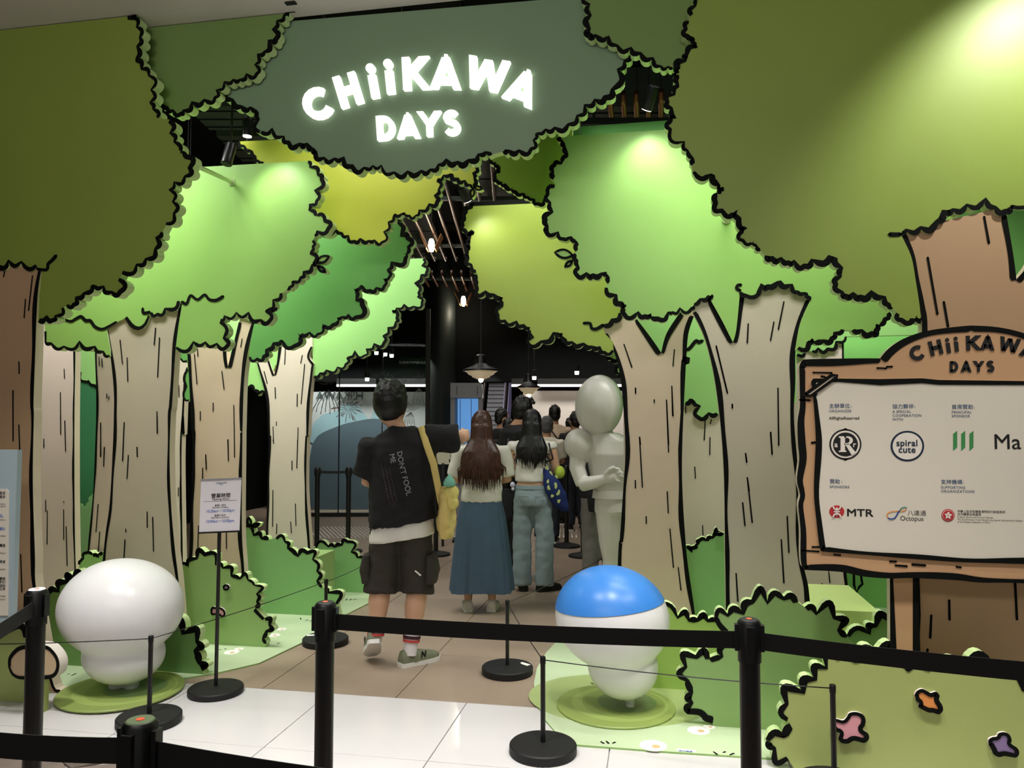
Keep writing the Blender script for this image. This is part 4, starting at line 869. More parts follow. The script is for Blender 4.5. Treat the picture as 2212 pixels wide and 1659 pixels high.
ht('星期一至五', 668, 862, 58, bold=.015); ht('(Mondays to Fridays)', 668, 908, 48, bold=.01); ht('10:20am－10:00pm', 668, 1010, 98, M_HB, bold=.015, sx=.93)
ht('星期六及日', 668, 1112, 58, bold=.015); ht('(Saturdays to Sundays)', 668, 1160, 50, bold=.01); ht('10:00am－10:00pm', 668, 1265, 98, M_HB, bold=.015, sx=.93)
# ------------------------------------------------------------------ info board at the left edge
Y = 3.45
ib = root('info_board', 'blue grey visitor notice board cut off by the left frame edge', 'board', base_of(-100, Y))
x1 = P(34, 1100, Y).x; z0, z1 = P(30, 1352, Y).z, P(30, 972, Y).z
ibb = boxo('board', (x1 - .9, Y, z0), (x1, Y + .03, z1), mat('board_blue_grey', (156, 172, 178), .5, var=.02), ib)
xp = P(19, 1100, Y).x; zp0, zp1 = P(15, 1330, Y).z, P(15, 1055, Y).z
panel('notice_area', [('n', [(-260, 1060), (14, 1056), (19, 1062), (17, 1400 - 70), (-260, 1330)])], Y - .004, [mat('notice_cream', (206, 198, 184), .55, var=.01), M_CREAM], ib, th=.003, ink=False)
for s, y, em, m, b in (('參觀要求', 1068, 7.4, M_TEXTK, .02), ('請注意亦', 1076, 7.4, M_TEXTK, .02), ('you need to', 1090, 4.2, M_TEXTK, .01), ('if you wish to', 1095, 4.2, M_TEXTK, .01), ('貴重物品。', 1117, 7.4, M_HB, .02), ('visitors to', 1124, 4.2, M_TEXTK, .01), ('憑票顯示', 1145, 7.4, M_HB, .02), ('entry is permitted', 1159, 4.2, M_TEXTK, .01), ('請勿觸碰', 1181, 7.4, M_TEXTK, .02),
                    ('No touching, or', 1196, 4.2, M_TEXTK, .01), ('請勿進食', 1216, 7.4, M_TEXTK, .02), ('entertainment', 1231, 4.2, M_TEXTK, .01), ('嚴禁攀爬', 1253, 7.4, M_TEXTK, .02), ('請留意位!', 1260, 7.4, M_TEXTK, .02), ('閣下或如', 1268, 7.4, M_TEXTK, .02), ('主辦公本', 1275, 7.4, M_TEXTK, .02), ('with limited', 1289, 4.2, M_TEXTK, .01), ('thank you', 1296, 4.2, M_TEXTK, .01)):
    ptext('print', s, 12, y, Y - .004, em, m, ib, align='RIGHT', bold=b)
for x in (-.8, -.5): boxo('leg', (x1 + x - .02, Y + .03, 0), (x1 + x + .02, Y + .07, z1 - .1), M_STEEL, ib)
# ------------------------------------------------------------------ barriers
M_CAPLIT = mat('cap_lit_white', (232, 228, 226), .3, var=0); M_RED = mat('cap_red', (214, 84, 50), .4, var=0)  # white cap colour holds the light on the left post's top
def belt_post(label, c, h=.98, r=.029, ang=0, cap=None, group='belt barrier posts in the foreground'):
    t = root('belt_post', label, 'barrier post', V((c.x, c.y, 0)), group); c = V((c.x, c.y, 0)); q = Matrix.Rotation(ang, 3, 'Z')
    bm = bmesh.new(); lathe(bm, c, [(.165, 0), (.17, .008), (.165, .022), (.06, .045), (r + .006, .055)], 36); mkbm('base', bm, M_BLACKM, t, smooth=True, ang=30)
    bm = bmesh.new(); lathe(bm, c, [(r, .05), (r, h - .10)], 24); mkbm('pole', bm, M_BLACK, t, smooth=True, ang=40)
    bm = bmesh.new(); lathe(bm, c, [(r, h - .12), (r + .004, h - .118), (r + .004, h - .008), (r - .002, h)], 24)
    for k in range(4):
        rr = Matrix.Translation(c) @ (q @ Matrix.Rotation(k * math.pi / 2, 3, 'Z')).to_4x4(); box(bm, (r, -.011, h - .088), (r + .012, .011, h - .014), rot=rr)
    hd = mkbm('head', bm, M_BLACK, t, smooth=True, ang=40)
    bm = bmesh.new(); lathe(bm, c, [(r - .003, h), (r - .005, h + .002)], 24); cp = mkbm('cap', bm, cap or M_BLACKM, t, smooth=True, ang=40)
    bm = bmesh.new(); lathe(bm, c, [(.008, h + .002), (.008, h + .0028)], 14); mkbm('cap_mark', bm, M_RED, cp)
    return t
M_BELT = mat('belt_black', (14, 14, 15), .7, var=.06, scale=120)
def belt(t, a, b, za=.945, zb=.945, w=.049, sag=.008):
    d = (b - a); d.z = 0; n = V((-d.y, d.x, 0)).normalized() * .001; vs, fs = [], []; N = 10
    for i in range(N + 1):
        f = i / N; p = a + d * f; z = za + (zb - za) * f - sag * 4 * f * (1 - f)
        for s in (-1, 1):
            for zz in (z - w, z): vs.append(V((p.x, p.y, zz)) + n * s)
    for i in range(N):
        k = 4 * i
        for x, y in ((0, 1), (1, 3), (3, 2), (2, 0)): fs.append((k + x, k + y, k + 4 + y, k + 4 + x))
    fs += [(0, 2, 3, 1), (4 * N, 4 * N + 1, 4 * N + 3, 4 * N + 2)]
    mk('belt', vs, fs, M_BELT, t)
HP = .98
def top_at(px, py, h=HP): return G(px, py, h)
b1, b2_, b3_, b4 = top_at(80, 1273), top_at(703, 1301), top_at(1618, 1338), top_at(303, 1556)
p1 = belt_post('black belt post at the left with its cap coloured white as lit, before the tan mound', b1, cap=M_CAPLIT)
p2 = belt_post('black belt post left of the man, with a belt running right', b2_)
p3 = belt_post('black belt post in front of the large moss green bush', b3_)
p4 = belt_post('nearest black belt post, green topped, at the bottom left', b4, cap=mat('cap_olive', (92, 104, 78), .4, var=0))
def edge(a, b, r=.04): d = (b - a); d.z = 0; return a + d.normalized() * r
off1 = top_at(-330, 1500); belt(p1, edge(b1, off1), off1)
belt(p2, edge(b2_, b3_), edge(b3_, b2_)); off3 = top_at(2500, 1420); belt(p3, edge(b3_, off3), off3)
off4 = top_at(1100, 1655); belt(p4, edge(b4, off4), off4)
off5 = top_at(-200, 1520); belt(p4, edge(b4, off5), off5)
def wire_post(label, c, h=.44, r=.158, sticker=None):
    t = root('wire_post', label, 'barrier post', c, 'low black posts with thin wires'); c = V((c.x, c.y, c.z))
    bm = bmesh.new(); lathe(bm, c, [(r - .004, 0), (r, .005), (r, .038), (r - .006, .044), (.022, .05)], 40); bs = mkbm('base', bm, M_BLACKM, t, smooth=True, ang=30)
    bm = bmesh.new(); tube(bm, [c + V((0, 0, .04)), c + V((0, 0, h))], .0118, 12); mkbm('pole', bm, M_BLACK, t, smooth=True, ang=40)
    bm = bmesh.new(); lathe(bm, c + V((0, 0, h - .03)), [(.0135, 0), (.0135, .03), (.011, .034)], 14); mkbm('cap', bm, M_BLACK, t, smooth=True, ang=40)
    if sticker:
        s, a = sticker; q = Matrix.Translation(c + V((s[0], s[1], .0455))) @ Matrix.Rotation(a, 4, 'Z'); bm = bmesh.new(); box(bm, (-.035, -.016, -.001), (.035, .016, .0012), rot=q); mkbm('sticker', bm, M_PETAL, bs)
    return t, c + V((0, 0, h - .012))
w1, t1 = wire_post('low black wire post in front of the white statue', G(322, 1562))
w2, t2 = wire_post('low black wire post behind the belt post left of the man', G(703, 1390), sticker=((-.11, .02), .3))
w3, t3 = wire_post('low black wire post between the woman in the skirt and the right mat', G(1096, 1454), sticker=((.10, .05), -.6))
w4, t4 = wire_post('low black wire post at the near edge of the right mat', G(1173, 1626))
w5, t5 = wire_post('low black wire post before the big foreground bush with flowers', G(1803, 1712))
def wire(t, a, b):
    bm = bmesh.new(); N = 8; pts = [a + (b - a) * (i / N) - V((0, 0, .012 * 4 * (i / N) * (1 - i / N))) for i in range(N + 1)]; tube(bm, pts, .0026, 6); mkbm('wire', bm, M_BLACK, t, smooth=True)
wire(w1, D(-260, 1392, 4.0), t1); wire(w1, t1, t2); wire(w2, t2, D(800, 1212, 6.4)); wire(w3, t3, t4); wire(w3, t3, D(1305, 1205, 6.6)); wire(w4, t4, t5)
# ------------------------------------------------------------------ inside: walls, glass, cabinet, escalator
def ibox(name, l0, l1, d0, d1, z0, z1, m, par=None):
    q = Matrix.Rotation(YAW, 4, 'Z'); bm = bmesh.new(); box(bm, (l0, d0, z0), (l1, d1, z1), rot=q); return mkbm(name, bm, m, par)
def lz(px, py, d): v = ray(px, py); return (px - CX) / F * d, EYE + v.z * d
dW = 13.6
lw0, _ = lz(1130, 900, dW); lw1, _ = lz(1420, 900, dW); _, zt = lz(1200, 844, dW)
M_WALLW = mat('gallery_wall', (222, 212, 202), .7, var=.02)
wbk = ibox('wall_back_gallery', lw0, 3.6, dW, dW + .12, 0, zt, M_WALLW); tag(wbk, kind='structure')
lg0, _ = lz(600, 900, dW); lg1, _ = lz(926, 900, dW)
wbl = ibox('wall_back_left', lg0, lg1, dW, dW + .12, 0, zt - .02, mat('gallery_wall_grey', (186, 186, 186), .7, var=.02)); tag(wbl, kind='structure')
M_STRIP = mat('strip_light', (255, 250, 240), .5, var=0, emit=(255, 246, 232), estr=3.0)
for l0, l1, lab in ((lz(735, 830, dW)[0], lz(818, 830, dW)[0], 'white strip light over the grey wall, left piece'), (lz(826, 830, dW)[0], lz(928, 830, dW)[0], 'white strip light over the grey wall, right piece'), (lz(1105, 830, dW)[0], lz(1130, 830, dW)[0], 'short white strip light above the escalator'), (lz(1160, 830, dW)[0], lz(1340, 830, dW)[0], 'long white strip light over the pale gallery wall')):
    t = root('strip_light', lab, 'light', IP((l0 + l1) / 2, dW - .25, zt + .12)); ibox('tube', l0, l1, dW - .3, dW - .26, zt + .06, zt + .10, M_STRIP, t); ibox('housing', l0, l1, dW - .31, dW - .1, zt + .1, zt + .2, M_BLACKM, t)
ibox('bulkhead', -6, 6, dW - .1, dW + .3, zt + .16, 4.7, M_DARK); bpy.data.objects['bulkhead'].name = 'trim_1'; tag(bpy.data.objects['trim_1'], kind='structure')
cl, _ = lz(952, 900, 13.0)
col_ = root('pillar', 'dark green round pillar left of the lit display case', 'pillar', IP(cl, 13.2, 0)); bm = bmesh.new(); lathe(bm, IP(cl, 13.2, 0), [(.23, 0), (.23, 4.7)], 28); mkbm('shaft', bm, M_DARKG, col_, smooth=True, ang=40)
# glass front with black mullions
dG = 12.6
gl0, gl1 = lz(640, 900, dG)[0], lz(922, 900, dG)[0]; zg = 2.9
gf = root('glass_screen', 'clear glass screen with black posts and line drawn fireworks behind the man', 'glass screen', IP(gl0, dG, 0))
mg = bpy.data.materials.new('screen_glass'); mg.use_nodes = True; nt = mg.node_tree; b_ = nt.nodes['Principled BSDF']; b_.inputs['Base Color'].default_value = (.75, .85, .85, 1); b_.inputs['Transmission Weight'].default_value = 1; b_.inputs['Roughness'].default_value = .02; b_.inputs['IOR'].default_value = 1.1
for a, b in zip([0, .33, .66], [.33, .66, 1]): ibox('glass_pane', gl0 + (gl1 - gl0) * a + .01, gl0 + (gl1 - gl0) * b - .01, dG, dG + .012, .02, zg, mg, gf)
for a in (0, .33, .66): ibox('mullion', gl0 + (gl1 - gl0) * a - .008, gl0 + (gl1 - gl0) * a + .008, dG - .01, dG + .02, 0, zg, M_BLACKM, gf)
ibox('end_post', gl1 - .02, gl1 + .05, dG - .03, dG + .05, 0, 3.4, M_BLACKM, gf); ibox('shoe', gl0, gl1, dG - .03, dG + .04, 0, .06, M_BLACKM, gf)
M_FW = mat('decal_grey', (96, 96, 92), .6, var=0); M_FWW = mat('decal_white', (214, 214, 210), .6, var=0); M_FWR = mat('decal_red', (130, 60, 58), .6, var=0)
def dl(pts, wd, m, name='firework_line', d=None):
    d = d or dG - .006; vs, fs = [], []
    for l in pts:
        q = [lz(*p, d) for p in l]
        for a, b in zip(q, q[1:]):
            a, b = V(a), V(b); e = (b - a).normalized(); n = V((-e.y, e.x)) * wd / 2; k = len(vs)
            vs += [IP(p.x, d, p.y) for p in (a - n * .5, a + n * .5, b + n, b - n)]; fs.append((k, k + 1, k + 2, k + 3))
    mk(name, vs, fs, m, gf)
def burst(cx, cy, r0, r1, n, sy=1, a0=0, a1=360): return [[(cx + r0 * math.cos(R(a0 + (a1 - a0) * i / n)), cy + r0 * sy * math.sin(R(a0 + (a1 - a0) * i / n))), (cx + r1 * (.8 + .3 * (i % 2)) * math.cos(R(a0 + (a1 - a0) * i / n)), cy + r1 * sy * (.8 + .3 * (i % 2)) * math.sin(R(a0 + (a1 - a0) * i / n)))] for i in range(n)]
dl(burst(752, 880, 5, 30, 18), .014, M_FWW); dl(burst(752, 880, 18, 34, 7, .8, 20, 380), .016, M_FWR)
dl(burst(710, 832, 4, 26, 9, 1.2, 190, 350), .012, M_FW); dl([[(710, 842), (706 + 5 * k, 858), (704 + 9 * k, 876 + 6 * (k % 2)), (703 + 10 * k, 890 + 5 * (k % 2))] for k in range(-3, 4)], .014, M_FW)
dl(burst(888, 890, 3, 16, 8, 1.3, 185, 355) + [[(888, 890), (885 + 3 * k, 900), (884 + 4 * k, 915 + 4 * (k % 2))] for k in range(-3, 4)], .010, M_FW)
dl(burst(906, 824, 3, 16, 7, 1.2, 190, 350) + [[(906, 838), (904 + 3 * k, 848), (903 + 4 * k, 866 + 4 * (k % 2))] for k in range(-3, 4)], .009, M_FW); dl(burst(873, 828, 2, 10, 5, 1.2, 200, 340), .008, M_FW)
M_GLT = mat('glass_lettering', (70, 84, 84), .5, var=0)
bm = bmesh.new(); bm.free()
for ch, x, y, rot in (('C', 805, 819, -30), ('H', 812, 811, -20), ('i', 818, 807, -10), ('i', 823, 806, -5), ('K', 829, 806, 2), ('A', 836, 808, 10), ('W', 843, 813, 18), ('A', 850, 822, 30)):
    l, z = lz(x, y + 6, dG - .02); up = UP * math.cos(R(rot)) + RIGHT * math.sin(R(rot)); r_ = RIGHT * math.cos(R(rot)) - UP * math.sin(R(rot)); text('glass_lettering', ch, IP(l, dG - .02, z), r_, up, .125, M_GLT, gf, align='CENTER', bold=.02, sx=.75)
# printed wall behind the glass: plain clouds, bushes and mirrored lettering
wp = root('wall_print', 'printed mural of plain blue clouds on the grey wall behind the glass', 'mural', IP(lz(760, 950, dW)[0], dW - .02, 0))
def blob(name, pts, m, k):
    q = [lz(*p, dW) for p in catmull(pts + pts[:1])]; n = len(q) - 1
    if area2(q[:n]) < 0: q = q[::-1]
    mk(name, [IP(a, dW - .01 - .004 * k, z) for a, z in q[:n]], [tuple(t) for t in tessellate_polygon([[V((a, z, 0)) for a, z in q[:n]]])], m, wp)
M_CL, M_SL = mat('mural_blue', (150, 178, 186), .7, var=.02), mat('mural_slate', (84, 98, 108), .7, var=.02)
blob('cloud', [(680, 912), (700, 895), (728, 888), (745, 870), (772, 872), (785, 892), (800, 905), (812, 880), (835, 872), (850, 890), (850, 960), (680, 960)], M_CL, 1)
blob('cloud', [(676, 960), (690, 940), (720, 925), (760, 912), (820, 905), (860, 930), (870, 1090), (676, 1095)], M_SL, 2)
text('mirrored_lettering', 'HiiKAWA', IP(lz(786, 862, dW)[0], dW - .03, lz(786, 862, dW)[1]), -RIGHT, UP, .2, M_GLT, wp, bold=.02, gap=0); text('mirrored_lettering', 'DAYS', IP(lz(772, 872, dW)[0], dW - .03, lz(772, 874, dW)[1]), -RIGHT, UP, .14, M_GLT, wp, bold=.02, gap=0)
# display case
dC = 12.2
a0, a1 = lz(973, 900, dC)[0], lz(1039, 900, dC)[0]; zt2 = lz(1000, 827, dC)[1]; zw1, zw0 = lz(1000, 862, dC)[1], lz(1000, 957, dC)[1]; w0, w1_ = lz(983, 900, dC)[0], lz(1033, 900, dC)[0]
dc = root('display_case', 'grey kiosk with a blue lit glass case behind the pointing arm', 'display case', IP((a0 + a1) / 2, dC, 0))
M_KG = mat('kiosk_grey', (128, 128, 134), .5, var=.02)
ibox('body', a0, a1, dC, dC + .7, 0, zw0 - .02, M_KG, dc); ibox('header', a0, a1, dC - .02, dC + .7, zw1 + .02, zt2, M_KG, dc); ibox('frame_side', a0, w0, dC, dC + .7, zw0 - .02, zw1 + .02, M_KG, dc); ibox('frame_side', w1_, a1, dC, dC + .7, zw0 - .02, zw1 + .02, M_KG, dc)
ibox('lit_back', w0, w1_, dC + .6, dC + .64, zw0 - .02, zw1 + .02, mat('case_blue', (90, 150, 226), .5, var=.15, scale=3, emit=(120, 172, 236), estr=.75), dc); ibox('glass_front', w0, w1_, dC + .02, dC + .03, zw0, zw1, mg, dc)
ibox('divider', w0 + .075, w0 + .083, dC + .03, dC + .04, zw0, zw1, M_BLACKM, dc); ibox('divider', w0 + .25, w0 + .258, dC + .03, dC + .04, zw0, zw1, M_BLACKM, dc)
ibox('header_line', a0 + .1, a0 + .108, dC - .025, dC - .019, zw1 + .07, zt2 - .05, M_BLACKM, dc); ibox('header_line', a1 - .06, a1 - .052, dC - .025, dC - .019, zw1 + .07, zt2 - .05, M_BLACKM, dc)
bm = bmesh.new()
for k in range(5): ell(bm, IP(w0 + .04 + .05 * k, dC + .35, zw0 + .04 + .02 * (k % 3)), .03, .03, .04 + .02 * (k % 2), 10, 8)
mkbm('case_pebbles', bm, mat('case_white', (220, 230, 238), .5, var=0), dc, smooth=True)
# escalator
dE = 13.15
es = root('escalator', 'grey escalator rising beside the pale gallery wall', 'escalator', IP(lz(1075, 900, dE)[0], dE, 0))
M_STEP = mat('escalator_step', (120, 120, 126), .45, .3, var=.05); M_PURP = mat('escalator_panel', (188, 178, 214), .35, var=.05, emit=(170, 158, 205), estr=.12)
e0, e1 = -.60, -.23
for k in range(26):
    z = .1 + .092 * k; dd = dE + .05 + .15 * k; sh_ = .0036 * k
    ibox('step', e0 + sh_, e1 + sh_, dd, dd + .18, z - .092, z, M_STEP, es)
    ibox('step_edge', e0 + sh_, e1 + sh_, dd - .004, dd + .01, z - .016, z + .002, M_BLACKM, es)
bm = bmesh.new(); vs = [IP(l, d, z) for l, d, z in ((e1 + .0, dE - .2, .0), (e1 + .09, dE - .2, .0), (e1 + .22, dE + 4, 1.9), (e1 + .22, dE + 4, 2.9), (e1 + .20, dE + 3.2, 2.5), (e1 + .09, dE - .2, .75), (e1, dE - .2, .75), (e1 + .10, dE + 4, 2.9), (e1 + .10, dE + 4, 1.9))]
bv = [bm.verts.new(v) for v in vs]; bm.faces.new((bv[0], bv[6], bv[7], bv[8])); bm.faces.new((bv[1], bv[2], bv[3], bv[5])); bm.faces.new((bv[6], bv[5], bv[3], bv[7])); bm.faces.new((bv[0], bv[1], bv[5], bv[6])); bm.faces.new((bv[8], bv[7], bv[3], bv[2])); bm.faces.new((bv[0], bv[8], bv[2], bv[1]))
mkbm('side_panel', bm, M_PURP, es)
bm = bmesh.new(); tube(bm, [IP(e1 + .05, dE - .2, .77), IP(e1 + .16, dE + 4, 2.92)], .03, 8); mkbm('handrail', bm, M_BLACKM, es, smooth=True)
bm = bmesh.new(); tube(bm, [IP(e0 - .03, dE - .1, .8), IP(e0 + .06, dE + 4, 2.92)], .025, 8); mkbm('handrail', bm, M_STEEL, es, smooth=True)
# queue notice and counters
dQ = 10.0
qs = root('queue_sign', 'cream queue notice on a black stand left of the long brown hair', 'sign', IP(lz(1000, 1000, dQ)[0], dQ, 0))
q0, q1 = lz(968, 960, dQ)[0], lz(1040, 960, dQ)[0]; zq0, zq1 = lz(1000, 992, dQ)[1], lz(1000, 959, dQ)[1]
qb = ibox('board', q0, q1, dQ, dQ + .02, zq0, zq1, mat('queue_cream', (196, 190, 172), .5, var=.01), qs); ibox('pole', (q0 + q1) / 2 - .02, (q0 + q1) / 2 + .02, dQ + .02, dQ + .05, 0, zq1, M_BLACKM, qs); ibox('foot', (q0 + q1) / 2 - .15, (q0 + q1) / 2 + .15, dQ - .1, dQ + .2, 0, .03, M_BLACKM, qs)
l, z = lz(972, 979, dQ); text('notice_print', '隊伍入口', IP(l, dQ, z), RIGHT, UP, .085, M_TEXTK, qb, bold=.02); l, z = lz(972, 986, dQ); text('notice_print', 'QUEUE START', IP(l, dQ, z), RIGHT, UP, .034, M_TEXTK, qb, bold=.02)
qs = root('queue_sign', 'small tilted cream card behind the yellow bag', 'sign', IP(lz(952, 985, 9.6)[0], 9.6, 0))
bm = bmesh.new(); bv = [bm.verts.new(D(x, y, 9.6 + dd)) for dd in (0, .015) for x, y in ((940, 962), (966, 962), (971, 1003), (946, 1003))]
for f in ((0, 1, 2, 3), (7, 6, 5, 4), (0, 4, 5, 1), (1, 5, 6, 2), (2, 6, 7, 3), (3, 7, 4, 0)): bm.faces.new([bv[i] for i in f])
bmesh.ops.recalc_face_normals(bm, faces=bm.faces); mkbm('card', bm, mat('card_cream', (190, 184, 160), .5, var=0), qs); l, z = lz(958, 1000, 9.65); ibox('pole', l - .015, l + .015, 9.62, 9.66, 0, z, M_BLACKM, qs)
# tactile floor studs and bars
bm = bmesh.new()
l0, l1 = lz(675, 1150, 10.7)[0], lz(812, 1150, 10.7)[0]
for i in range(int((l1 - l0) / .058)):
    for j in range(15):
        c = IP(l0 + .058 * (i + .5 * (j % 2)), 10.32 + .075 * j, 0); v = [bm.verts.new(c + V((.017 * math.cos(a * math.pi / 3), .017 * math.sin(a * math.pi / 3), 0))) for a in range(6)]; w_ = [bm.verts.new(c + V((.012 * math.cos(a * math.pi / 3), .012 * math.sin(a * math.pi / 3), .006))) for a in range(6)]
        bm.faces.new(w_)
        for k in range(6): bm.faces.new((v[k], v[(k + 1) % 6], w_[(k + 1) % 6], w_[k]))
M_STUD = mat('stud_steel', (226, 222, 214), .3, .6, var=0)
ts = mkbm('tactile_studs', bm, M_STUD, None, loc=IP((l0 + l1) / 2, 10.7, 0)); tag(ts, 'rows of small steel tactile studs on the dark floor left of the man', 'floor studs', kind='stuff')
for k, (pa, pb_, n) in enumerate(((945, 992, 8), (1188, 1240, 7))):
    t = root('tactile_strip', ('steel tactile bars on the floor right of the man', 'steel tactile bars on the floor right of the jeans')[k], 'floor bars', IP(lz((pa + pb_) / 2, 1150, 10.6)[0], 10.6, 0))
    for i in range(n):
        l = lz(pa + (pb_ - pa) * i / (n - 1), 1150, 10.6)[0]; bm = bmesh.new(); tube(bm, [IP(l, 10.3, .004), IP(l + .06, 11.1, .004)], .011, 6, flat=1); mkbm('bar', bm, M_STUD, t, smooth=True)
# inner barriers
def in_post(label, px, py, d, h=1.0):
    l, _ = lz(px, py, d); return belt_post(label, IP(l, d, 0), h, .028, YAW, group='belt barrier posts inside the hall'), IP(l, d, 0)
q1_, c1_ = in_post('black belt post inside at the glass, nearest the third left trunk', 688, 1000, 9.2); q2_, c2_ = in_post('black belt post inside, left of the man in black', 755, 1000, 9.2)
belt(q1_, edge(c1_, c2_), edge(c2_, c1_), .96, .96, .03, .004)
off = IP(lz(860, 1000, 9.3)[0], 9.3, 0); belt(q2_, edge(c2_, off), off, .96, .96, .03, .004)
q3_, c3_ = in_post('black belt post inside, in front of the grey figure', 1258, 1190, 8.9)
q4_, c4_ = in_post('black belt post inside, further back behind the blue patterned bag', 1223, 1150, 9.6); q5_, c5_ = in_post('black belt post inside behind the yellow bag', 943, 1180, 9.0)
# ------------------------------------------------------------------ inside: ceiling services and lamps
M_PIPE = mat('pipe_brown', (92, 68, 54), .4, .3, var=.1); M_COPPER = mat('pipe_copper', (140, 92, 64), .35, .7, var=.1); M_DUCT = mat('duct_dark', (58, 64, 60), .55, .2, var=.08)
ORD = ['first', 'second', 'third', 'fourth', 'fifth', 'sixth', 'seventh', 'eighth', 'ninth', 'tenth', 'eleventh', 'twelfth', 'thirteenth']
for k in range(13):
    l = -1.42 + .155 * k
    for d0, d1 in (((6.6, 11.0), (12.0, 19.0)) if k < 9 else ((12.4, 19.0),)):
        t = root('ceiling_pipe', f'thin brown ceiling pipe, {ORD[k]} from the left in the {"near" if d0 < 8 else "far"} row', 'pipe', IP(l, d0, 3.85), 'parallel brown ceiling pipes')
        bm = bmesh.new(); tube(bm, [IP(l, d0 + .04, 3.92), IP(l, d0, 3.86), IP(l, d0 + .12, 3.85), IP(l, d1 - .1, 3.85), IP(l, d1, 3.9)], .02, 8); mkbm('pipe', bm, M_PIPE, t, smooth=True)
for d, o_ in ((8.0, 'nearest'), (10.2, 'second'), (12.6, 'third'), (15, 'farthest')):
    t = root('pipe_rail', o_ + ' of the four steel cross rails under the brown ceiling pipes', 'rail', IP(-.5, d, 3.9), 'cross rails of the ceiling pipes'); ibox('rail', -1.7, .75, d, d + .04, 3.88, 3.92, M_DUCT, t); ibox('hanger', -1.6, -1.58, d, d + .02, 3.9, 4.7, M_DUCT, t); ibox('hanger', .6, .62, d, d + .02, 3.9, 4.7, M_DUCT, t)
for k, px in enumerate((1320, 1348, 1375, 1401, 1428)):
    l = P(px, 215, 6.1).x
    t = root('copper_pipe', ORD[k] + ' copper pipe from the left above the bright right tree', 'pipe', V((l, 5.75, 4.02)), 'copper ceiling pipes'); bm = bmesh.new(); tube(bm, [V((l, 5.98, 4.12)), V((l, 5.95, 4.08)), V((l, 6.0, 4.03)), V((l, 8.5, 4.02))], .022, 10); mkbm('pipe', bm, M_COPPER, t, smooth=True)
    bm = bmesh.new(); tube(bm, [V((l, 6.3, 4.03)), V((l, 6.3, 4.71))], .004, 6); mkbm('hanger', bm, M_BLACKM, t)
for l0, l1, d0, d1, z0, lab in ((-2.6, -1.55, 6.0, 6.5, 4.05, 'dark square duct across the ceiling at upper left'), (-2.7, -1.5, 6.9, 7.6, 4.15, 'second dark duct across the ceiling at upper left'), (-.6, .35, 7.2, 9.4, 4.2, 'wide dark duct over the entrance gap'), (-2.2, -1.75, 5.2, 5.5, 4.0, 'short green grey ceiling box at upper left'), (.6, 1.6, 6.6, 7.4, 4.3, 'dark duct above the copper pipes'), (-1.7, -1.1, 9, 13, 4.3, 'long dark duct beside the brown pipes')):
    t = root('ceiling_duct', lab, 'duct', IP((l0 + l1) / 2, d0, z0)); ibox('hanger', l0 + .1, l0 + .12, d0 + .1, d0 + .12, z0 + .3, 4.71, M_STEEL, t); ibox('duct', l0, l1, d0, d1, z0, z0 + .35, M_DUCT, t)
    for k in range(3): f = d0 + (d1 - d0) * (k + .5) / 3; ibox('seam', l0 - .005, l1 + .005, f, f + .015, z0 - .006, z0 + .355, M_DARK, t)
for l0, l1, d, z, lab in ((.5, 1.9, 5.6, 3.75, 'black light track above the bright right tree'), (-2.6, -1.2, 5.2, 3.95, 'black light track at the upper left'), (-.9, .3, 5.75, 3.9, 'black light track over the entrance')):
    t = root('light_track', lab, 'track', IP((l0 + l1) / 2, d, z)); ibox('track', l0, l1, d, d + .05, z, z + .05, M_BLACKM, t); ibox('hanger', l0 + .1, l0 + .12, d + .02, d + .03, z, 4.7, M_BLACKM, t); ibox('hanger', l1 - .12, l1 - .1, d + .02, d + .03, z, 4.7, M_BLACKM, t)
M_LENS = mat('spot_lens', (255, 255, 255), .3, var=0, emit=(255, 250, 240), estr=6)
def spot_fix(label, a, b, r, lit=True):
    t = root('track_spotlight', label, 'spotlight', a); d = (b - a).normalized(); L = (b - a).length
    bm = bmesh.new(); lathe(bm, a, [(r * .9, 0), (r, .01), (r, L), (r * .85, L)], 20, ax=d); mkbm('barrel', bm, M_BLACK, t, smooth=True, ang=40)
    bm = bmesh.new(); lathe(bm, b - d * .004, [(r * .84, 0), (r * .84, .008)], 20, ax=d); mkbm('lens', bm, M_LENS if lit else M_BLACKM, t)
    bm = bmesh.new(); tube(bm, [a + d * .03, a + V((0, 0, .14)), V((a.x, a.y, 4.71))], .007, 8); mkbm('arm', bm, M_BLACK, t, smooth=True)
spot_fix('black track spotlight aimed down left of the name sign', P(536, 258, 4.42), P(534, 294, 4.42), .032)
spot_fix('black track spotlight hanging unlit in the upper left gap', P(500, 312, 4.5), P(489, 354, 4.46), .036, False)
spot_fix('black track spotlight aimed at the bright right tree', P(1414, 186, 4.4), P(1397, 236, 4.47), .034)
spot_fix('black track spotlight over the entrance gap', P(998, 405, 5.1), P(1010, 434, 5.16), .032)
M_SHADE = mat('lamp_copper', (186, 128, 80), .35, .5, var=.05); M_BULB = mat('lamp_bulb', (255, 244, 220), .4, var=0, emit=(255, 232, 190), estr=9)
